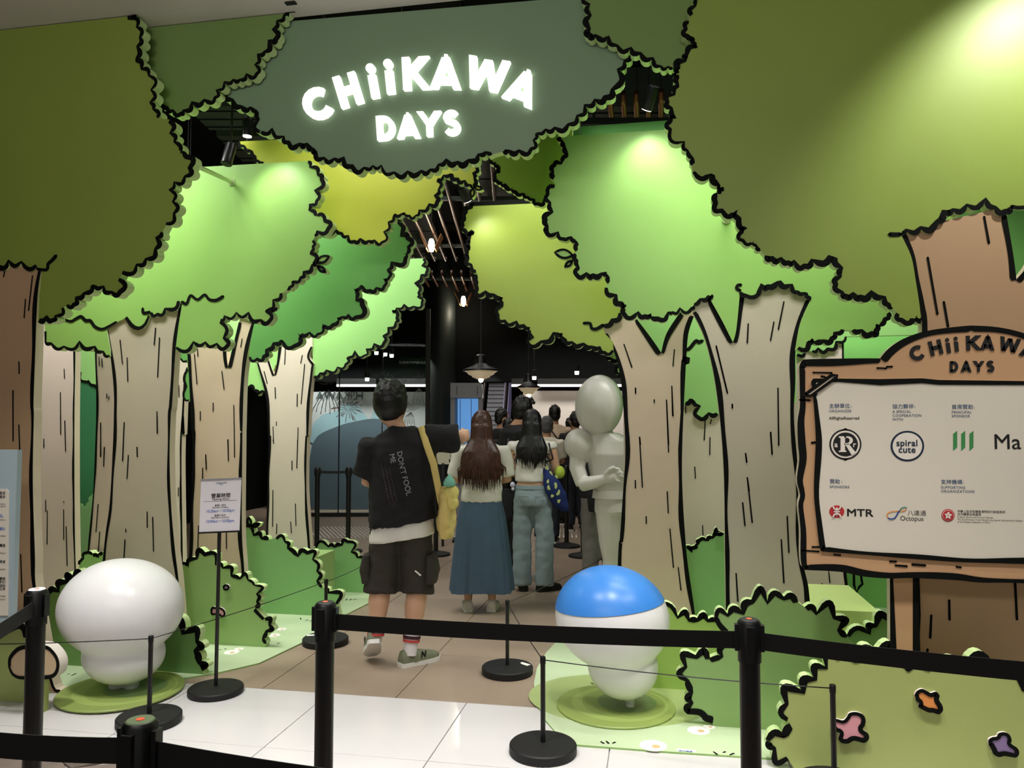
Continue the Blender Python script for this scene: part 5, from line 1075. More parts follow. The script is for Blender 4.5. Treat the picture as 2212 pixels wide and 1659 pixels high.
def bulb_lamp(label, px, py, d, s):
    c = D(px, py, d); t = root('ceiling_lamp', label, 'lamp', c)
    l_ = bpy.data.lights.new('bulb_light', 'POINT'); l_.energy = 14; l_.color = (1, .85, .65); l_.shadow_soft_size = .03; lo_ = bpy.data.objects.new('bulb_light', l_); COL.objects.link(lo_); lo_.location = c - V((0, 0, .12 * s))
    bm = bmesh.new(); lathe(bm, c, [(.02 * s, -.05 * s), (.035 * s, 0), (.03 * s, .05 * s), (.018 * s, .08 * s)], 14); mkbm('bulb', bm, M_BULB, t, smooth=True)
    bm = bmesh.new()
    for k in (-1, 1): q = Matrix.Translation(c + RIGHT * (.07 * s * k) + V((0, 0, .03 * s))) @ Matrix.Rotation(YAW, 4, 'Z') @ Matrix.Rotation(R(24 * k), 4, 'Y'); box(bm, (-.006, -.1 * s, -.07 * s), (.006, .1 * s, .09 * s), rot=q)
    mkbm('shade', bm, M_SHADE, t); bm = bmesh.new(); tube(bm, [c + V((0, 0, .07 * s)), c + V((0, 0, .9))], .006, 6); mkbm('cord', bm, M_BLACKM, t)
bulb_lamp('bare bulb between copper shades, nearest under the brown pipes', 932, 533, 9.4, 1.2)
bulb_lamp('second bare bulb with copper shades under the brown pipes', 1001, 653, 13.0, 1.3); bulb_lamp('third small bulb lamp under the brown pipes', 986, 685, 15.0, 1.0); bulb_lamp('farthest small bulb lamp under the brown pipes', 1018, 721, 17.0, 1.0)
def pendant(label, px, py, d, r):
    c = D(px, py, d); t = root('pendant_lamp', label, 'lamp', c)
    bm = bmesh.new(); lathe(bm, c, [(r, 0), (r * .98, .02), (r * .45, .07), (r * .3, .1), (r * .28, .2), (.02, .22)], 30); mkbm('shade', bm, M_BLACK, t, smooth=True, ang=40)
    bm = bmesh.new(); lathe(bm, c, [(r * .9, .0), (r * .72, -.025), (r * .7, -.04), (r * .5, -.06), (r * .48, -.075), (r * .22, -.1)], 30); mkbm('reflector', bm, mat('lamp_glass', (200, 190, 172), .3, .4, var=0, emit=(255, 226, 180), estr=.22), t, smooth=True)
    bm = bmesh.new(); ell(bm, c - V((0, 0, .1)), .035, .035, .045, 12, 8); mkbm('bulb', bm, M_BULB, t, smooth=True)
    bm = bmesh.new(); tube(bm, [c + V((0, 0, .2)), V((c.x, c.y, 4.7))], .008, 6); mkbm('cord', bm, M_BLACKM, t)
pendant('wide black pendant lamp with glowing stepped reflector, centre of the hall', 1039, 802, 9.8, .235); pendant('black pendant lamp in front of the pale gallery wall', 1142, 838, 11.4, .175)
for k, (px, py, d, o_) in enumerate(((1154, 820, 12.4, 'right above the hat shaped pendant lamp'), (1246, 809, 12.0, 'left of the grey figure head'), (813, 766, 13, 'leftmost of three in a row over the glass'), (832, 769, 13, 'middle one of three in a row over the glass'), (846, 772, 13, 'rightmost of three in a row over the glass'), (793, 823, 12.6, 'just above the strip light over the glass'))):
    c = D(px, py, d); t = root('downlight', 'tiny white downlight ' + o_, 'light', c, 'tiny far downlights'); bm = bmesh.new(); lathe(bm, c, [(.03, 0), (.035, .05)], 12); mkbm('lens', bm, M_LENS, t); bm = bmesh.new(); lathe(bm, c + V((0, 0, .05)), [(.04, 0), (.04, .1), (.008, .11), (.008, 4.71 - c.z - .05)], 12); mkbm('can', bm, M_BLACKM, t)
# ================================================================== PEOPLE
SKIN = mat('skin', (206, 162, 132), .5, var=.03, spec=.3); SKIN2 = mat('skin_tan', (176, 132, 100), .5, var=.03, spec=.3)
HAIR = mat('hair_black', (20, 18, 17), .45, var=.2, scale=40, spec=.4); HAIRB = mat('hair_brown', (70, 42, 32), .4, var=.35, scale=30, spec=.45)
def cloth(n, c, **k): return mat(n, c, .85, var=.06, scale=9, bump=.15, bscale=220, **k)
class Fig:
    """local frame: +x = the figure's right as seen from behind, +y = the way it faces, +z up"""
    def __init__(s, label, loc, rot, h, skin=SKIN):
        s.t = root('person', label, 'person', V((loc.x, loc.y, 0))); s.h = h / 1.72; s.m = Matrix.Translation(V((loc.x, loc.y, 0))) @ Matrix.Rotation(rot, 4, 'Z') @ Matrix.Scale(s.h, 4); s.skin = skin
    def __call__(s, x, y, z): return s.m @ V((x, y, z))
    def v(s, x, y, z): return s.m.to_3x3() @ V((x, y, z))
    def loft(s, bm, rings, n=20, e=1.0): loft(bm, [(s(*r[0]), s.v(r[1], 0, r[3] if len(r) > 3 else 0), s.v(0, r[2], 0)) for r in rings], n, True, e)
    def tube(s, bm, pts, rad, n=12): tube(bm, [s(*p) for p in pts], [r * s.h for r in rad] if isinstance(rad, (list, tuple)) else rad * s.h, n)
    def ell(s, bm, c, a, b, d, n=20, m=14): ell(bm, s(*c), a * s.h, b * s.h, d * s.h, n, m, s.m.to_3x3().normalized())
def body(f, J, head=(0, .02, 1.60), hq=(.078, .098, .118), vox=.014, legs=True, hands=True, arms=('L', 'R'), face=True, calf=1.0):
    bm = bmesh.new()
    f.loft(bm, [((0, 0, .86), .15, .10), ((0, 0, .98), .155, .105), ((0, 0, 1.1), .135, .095), ((0, .0, 1.28), .165, .105), ((0, 0, 1.39), .175, .085), ((0, 0, 1.44), .07, .06)])
    f.tube(bm, [(0, -.01, 1.40), (head[0] * .5, head[1] * .4, 1.47), (head[0] * .9, head[1] * .8, head[2] - .05)], [.062, .054, .054])
    f.ell(bm, head, *hq)
    hx, hy, hz = head
    f.ell(bm, (hx, hy + .035, hz - .055), .058, .062, .066)                                   # jaw
    if face:
        f.ell(bm, (hx, hy + .105, hz - .02), .016, .022, .028, 10, 8)                         # nose
        for s in (-1, 1): f.ell(bm, (hx + s * .034, hy + .085, hz + .012), .02, .014, .012, 10, 8)
        f.ell(bm, (hx, hy + .092, hz - .068), .026, .012, .009, 10, 8)                        # mouth
    for s in (-1, 1): f.ell(bm, (hx + s * .082, hy + .0, hz - .012), .014, .024, .036, 12, 8)  # ears
    for k in arms:
        S, E, W, Hd = J['s' + k], J['e' + k], J['w' + k], J['h' + k]
        f.tube(bm, [S, tuple((a + b) / 2 for a, b in zip(S, E)), E, tuple((2 * a + b) / 3 for a, b in zip(E, W)), W], [.054, .048, .040, .040, .027])
        if hands: hand(f, bm, W, Hd, k)
    if legs:
        for s, k in ((-1, 'L'), (1, 'R')):
            Hp, K, A = (s * .085, 0, .88), J['k' + k], J['a' + k]
            mid = tuple(a + (b - a) * .3 for a, b in zip(K, A)); mid = (mid[0], mid[1] - .015, mid[2])
            f.tube(bm, [Hp, tuple((a + b) / 2 for a, b in zip(Hp, K)), K, mid, tuple(a + (b - a) * .7 for a, b in zip(K, A)), A], [.088, .074, .056 * calf, .057 * calf, .042 * calf, .035])
            d = (V(J['f' + k]) - V(A)) * .5; f.tube(bm, [tuple(V(A) + V((0, 0, -.01))), tuple(V(A) + d * .6 + V((0, 0, -.012))), tuple(V(A) + d * .8 + V((0, 0, -.012)))], [.032, .022, .016])
    return fuse('body', bm, vox * f.h, f.skin, f.t, it=3)
def hand(f, bm, W, Hd, k, curl=.35):
    W, Hd = V(W), V(Hd); d = (Hd - W).normalized(); L = .085
    side = d.cross(V((0, 1, .15))); side = side.normalized() if side.length > .2 else V((1, 0, 0)); nrm = side.cross(d)
    pc = W + d * .05
    tube(bm, [f(*W), f(*(W + d * .03)), f(*(W + d * .075)), f(*(W + d * .095))], [.026 * f.h, .034 * f.h, .038 * f.h, .034 * f.h], 12, flat=.5, upv=f.v(*side))
    for i, (o, ln) in enumerate(((-.029, .066), (-.010, .076), (.010, .072), (.028, .056))):
        a = W + d * .085 + side * o; b = a + d * ln * .5 + nrm * ln * curl * .3; c = b + d * ln * .4 + nrm * ln * curl * .8
        tube(bm, [f(*a), f(*b), f(*c)], [.0095 * f.h, .009 * f.h, .007 * f.h], 8)
    s = -1 if k == 'R' else 1
    a = W + d * .03 + side * .028 * s; b = a + d * .035 + side * .026 * s + nrm * .012; c = b + d * .03 + nrm * .015
    tube(bm, [f(*a), f(*b), f(*c)], [.013 * f.h, .011 * f.h, .009 * f.h], 8)
STAND = dict(sL=(-.175, 0, 1.38), eL=(-.235, -.02, 1.10), wL=(-.235, .07, .87), hL=(-.23, .11, .75), sR=(.175, 0, 1.38), eR=(.235, -.02, 1.10), wR=(.235, .07, .87), hR=(.23, .11, .75),
             kL=(-.095, .01, .48), aL=(-.10, -.02, .085), fL=(-.115, .14, .06), kR=(.095, .01, .48), aR=(.10, -.02, .085), fR=(.115, .14, .06))
def shirt(f, J, m, hem=.86, fit=1.0, sleeve=.8, sl_r=.075, top=1.45, wr=.006, seed=1, wst=(.175, .125), name='shirt', arms='LR', vox=.015, neck=(.085, .075), tilt=0):
    bm = bmesh.new(); a, b = wst
    f.loft(bm, [((0, 0, hem), a * fit * 1.04, b * fit * 1.08, tilt), ((0, 0, hem + .12), a * fit * 1.02, b * fit * 1.06), ((0, 0, 1.12), a * fit, b * fit), ((0, 0, 1.26), a * fit * 1.03, b * fit), ((0, 0, 1.37), .195 * (fit + .0), .105 * fit), ((0, -.005, 1.425), .145, .085), ((0, -.01, top), *neck)], 24)
    for k in arms:
        S, E, W = V(J['s' + k]), V(J['e' + k]), V(J['w' + k]); en = S + (E - S) * min(sleeve, 1)
        pts = [tuple(S + (S - E).normalized() * .03), tuple(S), tuple((S + en) / 2), tuple(en)]; rr = [sl_r * .8, sl_r, sl_r, sl_r * 1.02]
        if sleeve > 1: pts.append(tuple(E + (W - E) * (sleeve - 1))); rr.append(sl_r * .7)
        f.tube(bm, pts, rr, 14)
    return fuse(name, bm, vox * f.h, m, f.t, it=4, wr=wr * f.h, ws=9 / f.h, seed=seed)
def trousers(f, J, m, zb=.10, r0=.105, r1=.075, top=.98, wst=(.17, .115), wr=.006, seed=3, vox=.015, name='trousers'):
    bm = bmesh.new(); a, b = wst
    f.loft(bm, [((0, 0, .80), a * 1.08, b * 1.15), ((0, -.01, .88), a * 1.08, b * 1.16), ((0, 0, top), a, b)], 24)
    for s, k in ((-1, 'L'), (1, 'R')):
        Hp, K, A = V((s * .09, -.005, .86)), V(J['k' + k]), V(J['a' + k])
        if zb < K.z: e = K + (A - K) * ((K.z - zb) / (K.z - A.z)); pts = [Hp, (Hp + K) / 2, K, (K + e) / 2, e]; rr = [r0, r0 * .97, (r0 + r1) / 2, r1 * 1.03, r1]
        else: e = Hp + (K - Hp) * ((Hp.z - zb) / (Hp.z - K.z)); pts = [Hp, (Hp + e) / 2, e]; rr = [r0, (r0 + r1) / 2, r1]
        f.tube(bm, [tuple(p) for p in pts], rr, 18)
    return fuse(name, bm, vox * f.h, m, f.t, it=4, wr=wr * f.h, ws=9 / f.h, seed=seed)
def shoe(f, A, toe, m, ms, w=.045, name='shoe'):
    """A = ankle point, toe = tip of the foot; both on the sole line"""
    A, T_ = V(A), V(toe); d = (T_ - A); L = d.length; d = d / L; side = d.cross(V((0, 0, 1))).normalized(); up = side.cross(d)
    bm = bmesh.new(); rs = []
    for t, hw, h in ((-.30, .030, .05), (-.24, .037, .075), (0, .040, .085), (.35, w, .062), (.7, w * 1.02, .045), (.95, w * .8, .032), (1.03, w * .45, .02)):
        c = A + d * (t * L); rs.append([bm.verts.new(f(*(c + side * (hw * x) + up * (h * y + .022)))) for x, y in ((-1, 0), (-1, .45), (-.75, .85), (-.3, 1), (.3, 1), (.75, .85), (1, .45), (1, 0))])
    skin_rings(bm, rs); bmesh.ops.recalc_face_normals(bm, faces=bm.faces); o = mkbm(name, bm, m, f.t, smooth=True, ang=60)
    bm = bmesh.new(); rs = []
    for t, hw in ((-.33, .028), (-.25, .040), (.1, .041), (.4, w * 1.06), (.75, w * 1.08), (.98, w * .8), (1.07, w * .4)):
        c = A + d * (t * L); rs.append([bm.verts.new(f(*(c + side * (hw * x) + up * z))) for x, z in ((-1, 0.0), (-1.02, .026), (1.02, .026), (1, 0.0))])
    skin_rings(bm, rs); bmesh.ops.recalc_face_normals(bm, faces=bm.faces); mkbm('sole', bm, ms, o, smooth=True, ang=40); return o, (A, d, side, up)
def hair_short(f, head, m, sp=.012, seed=2, bulk=1.0, fringe=False):
    bm = bmesh.new(); hx, hy, hz = head
    f.ell(bm, (hx, hy - .012, hz + .022), .087 * bulk, .105 * bulk, .112 * bulk, 28, 20)
    f.ell(bm, (hx, hy - .045, hz - .035), .076, .07, .075, 20, 12)
    if fringe: f.ell(bm, (hx, hy + .06, hz + .07), .075, .05, .05)
    o = fuse('hair', bm, .010 * f.h, m, f.t, it=2)
    me = o.data
    for v in me.vertices:
        w_ = v.co + V(f.t.location); n = noise.noise(w_ * 38 + V((seed, 0, 0))) + .5 * noise.noise(w_ * 90)
        up = max(0, (w_.z - f(hx, hy, hz).z) / (.1 * f.h)); v.co += v.normal * n * sp * f.h * (.3 + up); v.co.z += abs(n) * sp * .9 * f.h * up
        # keep the face and the ears clear
    inv = f.m.inverted(); bm = bmesh.new(); bm.from_mesh(me); dead = []
    for v in bm.verts:
        l = inv @ (v.co + V(f.t.location))
        if l.y > hy + .055 and l.z < hz + .055: dead.append(v)
    bmesh.ops.delete(bm, geom=dead, context='VERTS'); bm.to_mesh(me); bm.free(); return o
def hair_long(f, head, m, zend, wid=.115, seed=5, strands=46, back=-.03, taper=1.0):
    hx, hy, hz = head; rnd = random.Random(seed)
    bm = bmesh.new(); f.ell(bm, (hx, hy - .012, hz + .018), .092, .108, .118, 28, 20)
    f.loft(bm, [((hx, hy - .06, hz + .0), .092, .075), ((hx * .7, hy - .075, hz - .12), .10, .062), ((hx * .4, back - .085, 1.36), wid, .05), ((0, back - .09, (1.36 + zend) / 2 + .06), wid * 1.02 * taper, .035), ((0, back - .085, zend + .09), wid * .86 * taper, .022)], 24)
    o = fuse('hair', bm, .011 * f.h, m, f.t, it=3); me = o.data; inv = f.m.inverted()
    for v in me.vertices:
        l = inv @ (v.co + V(f.t.location)); a = math.atan2(l.x - hx * .5, -(l.y - .05)); n = noise.noise(V((a * 14, seed, l.z * 1.2))) + .6 * noise.noise(V((a * 34, seed + 4, l.z * 1.6)))
        v.co += v.normal * n * .006 * f.h
    bm = bmesh.new(); bm.from_mesh(me); dead = [v for v in bm.verts if (lambda l: l.y > hy + .06 and hz - .12 < l.z < hz + .06)(inv @ (v.co + V(f.t.location)))]
    bmesh.ops.delete(bm, geom=dead, context='VERTS'); bm.to_mesh(me); bm.free()
    bm = bmesh.new()
    for i in range(strands):
        u = rnd.uniform(-1, 1); x0 = u * .085; ze = zend + rnd.uniform(-.03, .10) + .05 * abs(u); xe = u * wid * 1.08 * taper + rnd.uniform(-.02, .02); dp = .012 * (1 - u * u)
        p = [(hx + x0 * .9, hy - .10 + .06 * u * u, hz + .03), (hx * .6 + x0 * 1.1, hy - .135 + .07 * u * u, hz - .14), (x0 * 1.25 + rnd.uniform(-.01, .01), back - .135 + .05 * u * u - dp, 1.32), (xe, back - .125 + .04 * u * u - dp, (1.30 + ze) / 2), (xe + rnd.uniform(-.015, .015), back - .105 + .03 * u * u, ze)]
        f.tube(bm, p, [.004, .006, .0065, .005, .001], 5)
    mkbm('hair_strands', bm, m, o, smooth=True); return o
WHITE_C = cloth('cloth_white', (226, 222, 212)); BLACK_C = cloth('cloth_black', (24, 23, 25)); M_SOLEW = mat('sole_white', (226, 224, 218), .5, var=0); M_SOLEK = mat('sole_black', (20, 20, 20), .6, var=0)
# --- the man in black, pointing
dM = 4.93; cm = G(858, 1434); cm = V((D(866, 1400, dM).x, D(866, 1400, dM).y, 0))
f = Fig('man in a black printed T-shirt and dark cargo shorts pointing ahead, back turned', cm, YAW - R(4), 1.775)
J = dict(STAND); J.update(sL=(-.185, -.01, 1.36), eL=(-.235, .03, 1.12), wL=(-.06, .22, 1.06), hL=(.0, .27, 1.08), sR=(.17, .0, 1.395), eR=(.385, .03, 1.40), wR=(.36, .27, 1.42), hR=(.35, .35, 1.425),
         kL=(-.13, .0, .47), aL=(-.145, -.06, .17), fL=(-.185, .09, .04), kR=(.10, .02, .47), aR=(.065, -.03, .085), fR=(.16, .12, .06))
hd = (-.075, .01, 1.595)
body(f, J, hd, (.094, .110, .126), calf=1.18)
hair_short(f, (-.078, .006, 1.607), HAIR, .008, 2, 1.25)
shirt(f, J, BLACK_C, .86, 1.14,   .88, .092, 1.47, .010, 4, (.178, .135), vox=.014, neck=(.075, .07), tilt=.035)
bm = bmesh.new(); f.loft(bm, [((0, 0, .768), .205, .151, .03), ((0, 0, .80), .206, .152, .032), ((0, 0, .87), .193, .138, .03), ((0, 0, .95), .17, .12, .0)], 40); fuse('undershirt', bm, .012, WHITE_C, f.t, it=3, wr=.005, ws=10, seed=7)
SHORTS = cloth('shorts_dark_olive', (54, 49, 42))
tr = trousers(f, J, SHORTS, .43, .104, .108, .84, (.168, .115), .009, 8, vox=.012, name='shorts')
for s, x, z in ((-1, -.205, .60), (1, .19, .60)):
    bm = bmesh.new(); f.loft(bm, [((x, -.02, z - .10), .035, .075), ((x + s * .012, -.02, z - .02), .04, .08), ((x, -.02, z + .08), .03, .075)], 12, .6); fuse('cargo_pocket', bm, .012, SHORTS, tr, it=3, wr=.006, seed=3)
bm = bmesh.new(); tube(bm, [f(.115, -.150, .60), f(.150, -.145, .57)], .005, 6); mkbm('white_pull', bm, M_SOLEW, tr)
SOCK = mat('sock_white', (228, 224, 224), .8, var=.02)
STR = [(mat('sock_red', (196, 70, 66), .8, var=0), 0), (mat('sock_maroon', (60, 26, 36), .8, var=0), 0)]
for k, top_ in (('L', .292), ('R', .25)):
    K, A = V(J['k' + k]), V(J['a' + k]); pt = lambda z: A + (K - A) * ((z - A.z) / (K.z - A.z))
    bm = bmesh.new(); zs = [A.z - .02, A.z + .05, (A.z + top_) / 2, top_]; f.tube(bm, [tuple(pt(z) + V((0, -.006, 0))) for z in zs], [.041, .043, .049, .058], 20); so = mkbm('sock', bm, SOCK, f.t, smooth=True, ang=60)
    for z, hgt, mi in ((top_ - .025, .006, 0), (top_ - .045, .010, 1), (top_ - .075, .012, 1), (top_ - .098, .009, 0)):
        rr = .0585 - (top_ - z) * .075; bm = bmesh.new(); f.tube(bm, [tuple(pt(z - hgt) + V((0, -.006, 0))), tuple(pt(z + hgt * .5) + V((0, -.006, 0)))], [rr + .001, rr + .0018], 20); mkbm('sock_stripe', bm, STR[mi][0], so, smooth=True, ang=60)
SHOEG = mat('shoe_olive', (116, 120, 96), .7, var=.12, scale=25)
def N_mark(fr, s, o):
    A, d, side, up = fr
    for a, b in (((.03, .03), (.036, .07)), ((.036, .07), (.056, .03)), ((.056, .03), (.062, .07))):
        bm = bmesh.new(); pa, pb = (A + d * (x + .03) + up * (z + .012) + side * s * .047 for x, z in (a, b)); tube(bm, [f(*pa), f(*pb)], .0045, 6); mkbm('shoe_mark', bm, M_TEXTK, o)
o, fr = shoe(f, (.058, -.03, .0), (.205, .115, .0), SHOEG, M_SOLEW, .05); N_mark(fr, 1, o)
o, fr = shoe(f, (-.150, -.085, .125), (-.205, .075, .02), SHOEG, M_SOLEW, .05); N_mark(fr, -1, o)
# shoulder strap, yellow bag, print on the shirt
M_YEL = cloth('bag_yellow', (214, 190, 116)); t = root('shoulder_bag', 'yellow cloth shoulder bag with a mint puff on the strap of the man in black', 'bag', V((f(.27, 0, .95).x, f(.27, 0, .95).y, f(0, 0, .9).z)))
bm = bmesh.new()
pts = [f(.20, .07, 1.16), f(.165, .12, 1.34), f(.115, .07, 1.468), f(.125, -.04, 1.466), f(.175, -.115, 1.36), f(.222, -.135, 1.24), f(.245, -.10, 1.10), f(.262, -.06, .98)]
tube(bm, pts, .022, 8, flat=.22, upv=f.v(1, 0, 0)); mkbm('strap', bm, M_YEL, t, smooth=True)
bm = bmesh.new(); loft(bm, [(f(.285, -.03, .78), f.v(.048, 0, 0), f.v(0, .10, 0)), (f(.285, -.03, .88), f.v(.06, 0, 0), f.v(0, .12, 0)), (f(.29, -.03, 1.0), f.v(.055, 0, 0), f.v(0, .11, 0)), (f(.275, -.03, 1.10), f.v(.03, 0, 0), f.v(0, .07, 0))], 16); fuse('pouch', bm, .012, M_YEL, t, it=3, wr=.012, ws=14, seed=9)
bm = bmesh.new(); ell(bm, f(.325, -.09, 1.06), .05, .045, .06, 16, 12); ell(bm, f(.335, -.10, 1.0), .04, .04, .04); fuse('yellow_puff', bm, .011, mat('plush_yellow', (222, 206, 120), .9, var=.05, bump=.3, bscale=150), t, it=3, wr=.004, ws=20)
bm = bmesh.new(); lathe(bm, f(.315, -.10, 1.105), [(.036, 0), (.04, .02), (.03, .045), (.012, .065), (.003, .075)], 14); mkbm('mint_puff', bm, mat('plush_mint', (126, 190, 166), .9, var=.05), t, smooth=True)
M_PRT = mat('shirt_print_grey', (150, 150, 152), .8, var=0); M_PRR = mat('shirt_print_rose', (84, 62, 62), .8, var=0); M_PRT2 = mat('shirt_print_dim', (78, 78, 80), .8, var=0)
tilt = R(-14); dn = f.v(math.sin(-tilt), 0, -math.cos(tilt)).normalized(); rt_ = f.v(math.cos(tilt), 0, math.sin(-tilt) * -1).normalized(); upv_ = f.v(math.cos(tilt), 0, math.sin(-tilt)).normalized()
def sprint(s, x, z, em, m, **k): 
    o = text('shirt_print', s, f(x, -.30, z), dn, upv_, em, m, f.t, **k); return o
prints = [sprint("DON'T FOOL", -.005, 1.315, .047, M_PRT, bold=.012), sprint('ME', -.05, 1.30, .047, M_PRT, bold=.014)] + [sprint('and then it said we are no longer here', -.052 - .014 * i, 1.222 + .006 * i - .03 * (i % 2), .0145, (M_PRT2, M_PRR)[i % 2]) for i in range(5)]
# lay the print on the cloth: push each vertex onto the shirt surface
sh_o = [c for c in f.t.children if c.name.startswith('shirt') and 'print' not in c.name][0]
dg = bpy.context.evaluated_depsgraph_get(); dg.update()
from mathutils.bvhtree import BVHTree
bv_ = BVHTree.FromObject(sh_o, dg); fw = f.v(0, 1, 0).normalized()
for o in prints:
    for v in o.data.vertices:
        h = bv_.ray_cast(v.co - fw * .2, fw)
        if h[0] is not None: v.co = h[0] - fw * .004
# --- woman with long brown hair
cw = G(1040, 1318); f = Fig('woman with long brown hair in a white T-shirt and long blue skirt', cw, YAW, 1.64)
J = dict(STAND); J.update(eL=(-.235, .03, 1.12), wL=(-.10, .22, 1.10), hL=(-.02, .28, 1.12), eR=(.225, .04, 1.12), wR=(.10, .22, 1.10), hR=(.03, .28, 1.12), aL=(-.115, -.02, .085), fL=(-.14, .12, .06), aR=(.09, -.02, .085), fR=(.115, .12, .06))
hd = (.0, .02, 1.59); body(f, J, hd)
shirt(f, J, WHITE_C, .93, 1.02, .90, .078, 1.445, .007, 6, (.17, .12))
bm = bmesh.new(); N = 96; rs = []
for z, r in ((.98, .155), (.95, .17), (.80, .205), (.55, .235), (.30, .26), (.17, .272)):
    rr = []
    for i in range(N):
        a = 2 * math.pi * i / N; k = (1 - z) ** .6; w_ = 1 + k * (.035 * math.sin(a * 14 + 1) + .03 * math.sin(a * 23 + z) + .02 * math.sin(a * 7)); rr.append(bm.verts.new(f(r * w_ * math.cos(a), r * .72 * w_ * math.sin(a), z + .01 * math.sin(a * 3))))
    rs.append(rr)
skin_rings(bm, rs, False); mkbm('skirt', bm, cloth('skirt_blue', (72, 94, 116)), f.t, smooth=True)
for A, Tt in (((-.115, -.02, 0), (-.15, .15, 0)), ((.09, -.02, 0), (.125, .15, 0))): shoe(f, A, Tt, mat('shoe_white', (216, 212, 202), .6, var=.03), M_SOLEW, .042)
hair_long(f, hd, HAIRB, 1.04, .165, 5, 190, taper=1.08)
# --- woman with long black hair
dJ = 7.05; c_ = D(1150, 1270, dJ); f = Fig('woman with long black hair in a white top and blue jeans', V((c_.x, c_.y, 0)), YAW - R(4), 1.66)
J = dict(STAND); J.update(eL=(-.215, .05, 1.10), wL=(-.09, .22, 1.10), hL=(-.02, .28, 1.1), eR=(.235, -.0, 1.12), wR=(.19, .16, 1.04), hR=(.15, .24, 1.05), kL=(-.10, .02, .48), aL=(-.095, -.01, .085), kR=(.12, .0, .48), aR=(.115, -.02, .085), fL=(-.11, .13, .06), fR=(.22, .10, .06))
hd = (.0, .0, 1.59); body(f, J, hd)
shirt(f, J, WHITE_C, 1.03, .97, .16, .068, 1.42, .005, 9, (.165, .118), name='top', neck=(.1, .08))
JEANS = cloth('jeans_blue', (138, 154, 158)); tr = trousers(f, J, JEANS, .05, .094, .088, 1.0, (.165, .118), .008, 11, vox=.013)
bm = bmesh.new(); f.loft(bm, [((0, 0, .965), .178, .13), ((0, 0, 1.0), .172, .126)], 32); mkbm('waistband', bm, JEANS, tr, smooth=True, ang=50)
bvj = BVHTree.FromObject(tr, bpy.context.evaluated_depsgraph_get()); fwj = f.v(0, 1, 0).normalized()
for s in (-1, 1):
    ps = []
    for x, z in ((-.05, .90), (-.017, .90), (.017, .90), (.05, .90), (.05, .85), (.05, .80), (0, .775), (-.05, .80), (-.05, .85)):
        p = f(s * .08 + x, -.3, z); h = bvj.ray_cast(p - V(f.t.location), fwj)
        if h[0] is not None: ps.append(h[0] + V(f.t.location) - fwj * .005)
    if len(ps) > 4: c_ = sum(ps, V()) / len(ps) - fwj * .004; mk('back_pocket', ps + [c_], [(i, (i + 1) % len(ps), len(ps)) for i in range(len(ps))], JEANS, tr)
for A, Tt in (((-.085, -.01, 0), (-.10, .16, 0)), ((.10, -.02, 0), (.26, .09, 0))): shoe(f, A, Tt, M_BLACKM, M_SOLEK, .045)
hair_long(f, hd, HAIR, 1.16, .15, 8, 150)
# blue patterned tote
t = root('tote_bag', 'dark blue tote bag with pale green fruit pattern beside the jeans', 'bag', V((f(.33, .0, .7).x, f(.33, 0, .7).y, f(0, 0, .7).z)))
M_TOTE = cloth('tote_navy', (28, 46, 104)); M_FRUIT = mat('tote_fruit', (190, 200, 128), .8, var=.05)
bm = bmesh.new(); dT = dJ - .02
def tp(px, py, dd=0): return D(px, py, dT + dd)
loft(bm, [(tp(1178, 1010), RIGHT * .02, FWD * .05), (tp(1187, 1030), RIGHT * .065, FWD * .08), (tp(1200, 1065), RIGHT * .10, FWD * .09), (tp(1212, 1092), RIGHT * .07, FWD * .06), (tp(1222, 1106), RIGHT * .03, FWD * .03)], 16); tb = fuse('bag_body', bm, .013, M_TOTE, t, it=3, wr=.008, seed=4)
dg.update(); dg = bpy.context.evaluated_depsgraph_get(); bt_ = BVHTree.FromObject(tb, dg); loc = V(t.location); rnd = random.Random(3)
for px, py in ((1186, 1020), (1178, 1040), (1196, 1032), (1206, 1058), (1192, 1062), (1200, 1080), (1212, 1074), (1214, 1092), (1190, 1048), (1208, 1040)):
    p = tp(px, py, -.5) - loc; h = bt_.ray_cast(p, FWD)
    if h[0] is None: continue
    bm = bmesh.new(); q = FWD.rotation_difference(-h[1]) if h[1].dot(FWD) < 0 else FWD.rotation_difference(h[1]); ell(bm, h[0] + loc, .014 + rnd.random() * .008, .002, .022 + rnd.random() * .008, 10, 8, (Matrix.Rotation(rnd.uniform(-.8, .8), 3, FWD) @ Matrix.Rotation(YAW, 3, 'Z'))); mkbm('fruit_print', bm, M_FRUIT, tb, smooth=True)
bm = bmesh.new(); tube(bm, [f(.16, -.06, 1.40), f(.20, -.07, 1.25), tp(1176, 1000), tp(1182, 1018)], .008, 6); mkbm('handle', bm, M_BLACKM, t, smooth=True)
bm = bmesh.new(); ell(bm, tp(1209, 1020), .05, .05, .06); fuse('green_pouch', bm, .012, mat('pouch_lime', (176, 196, 70), .8, var=.05), t, it=2)
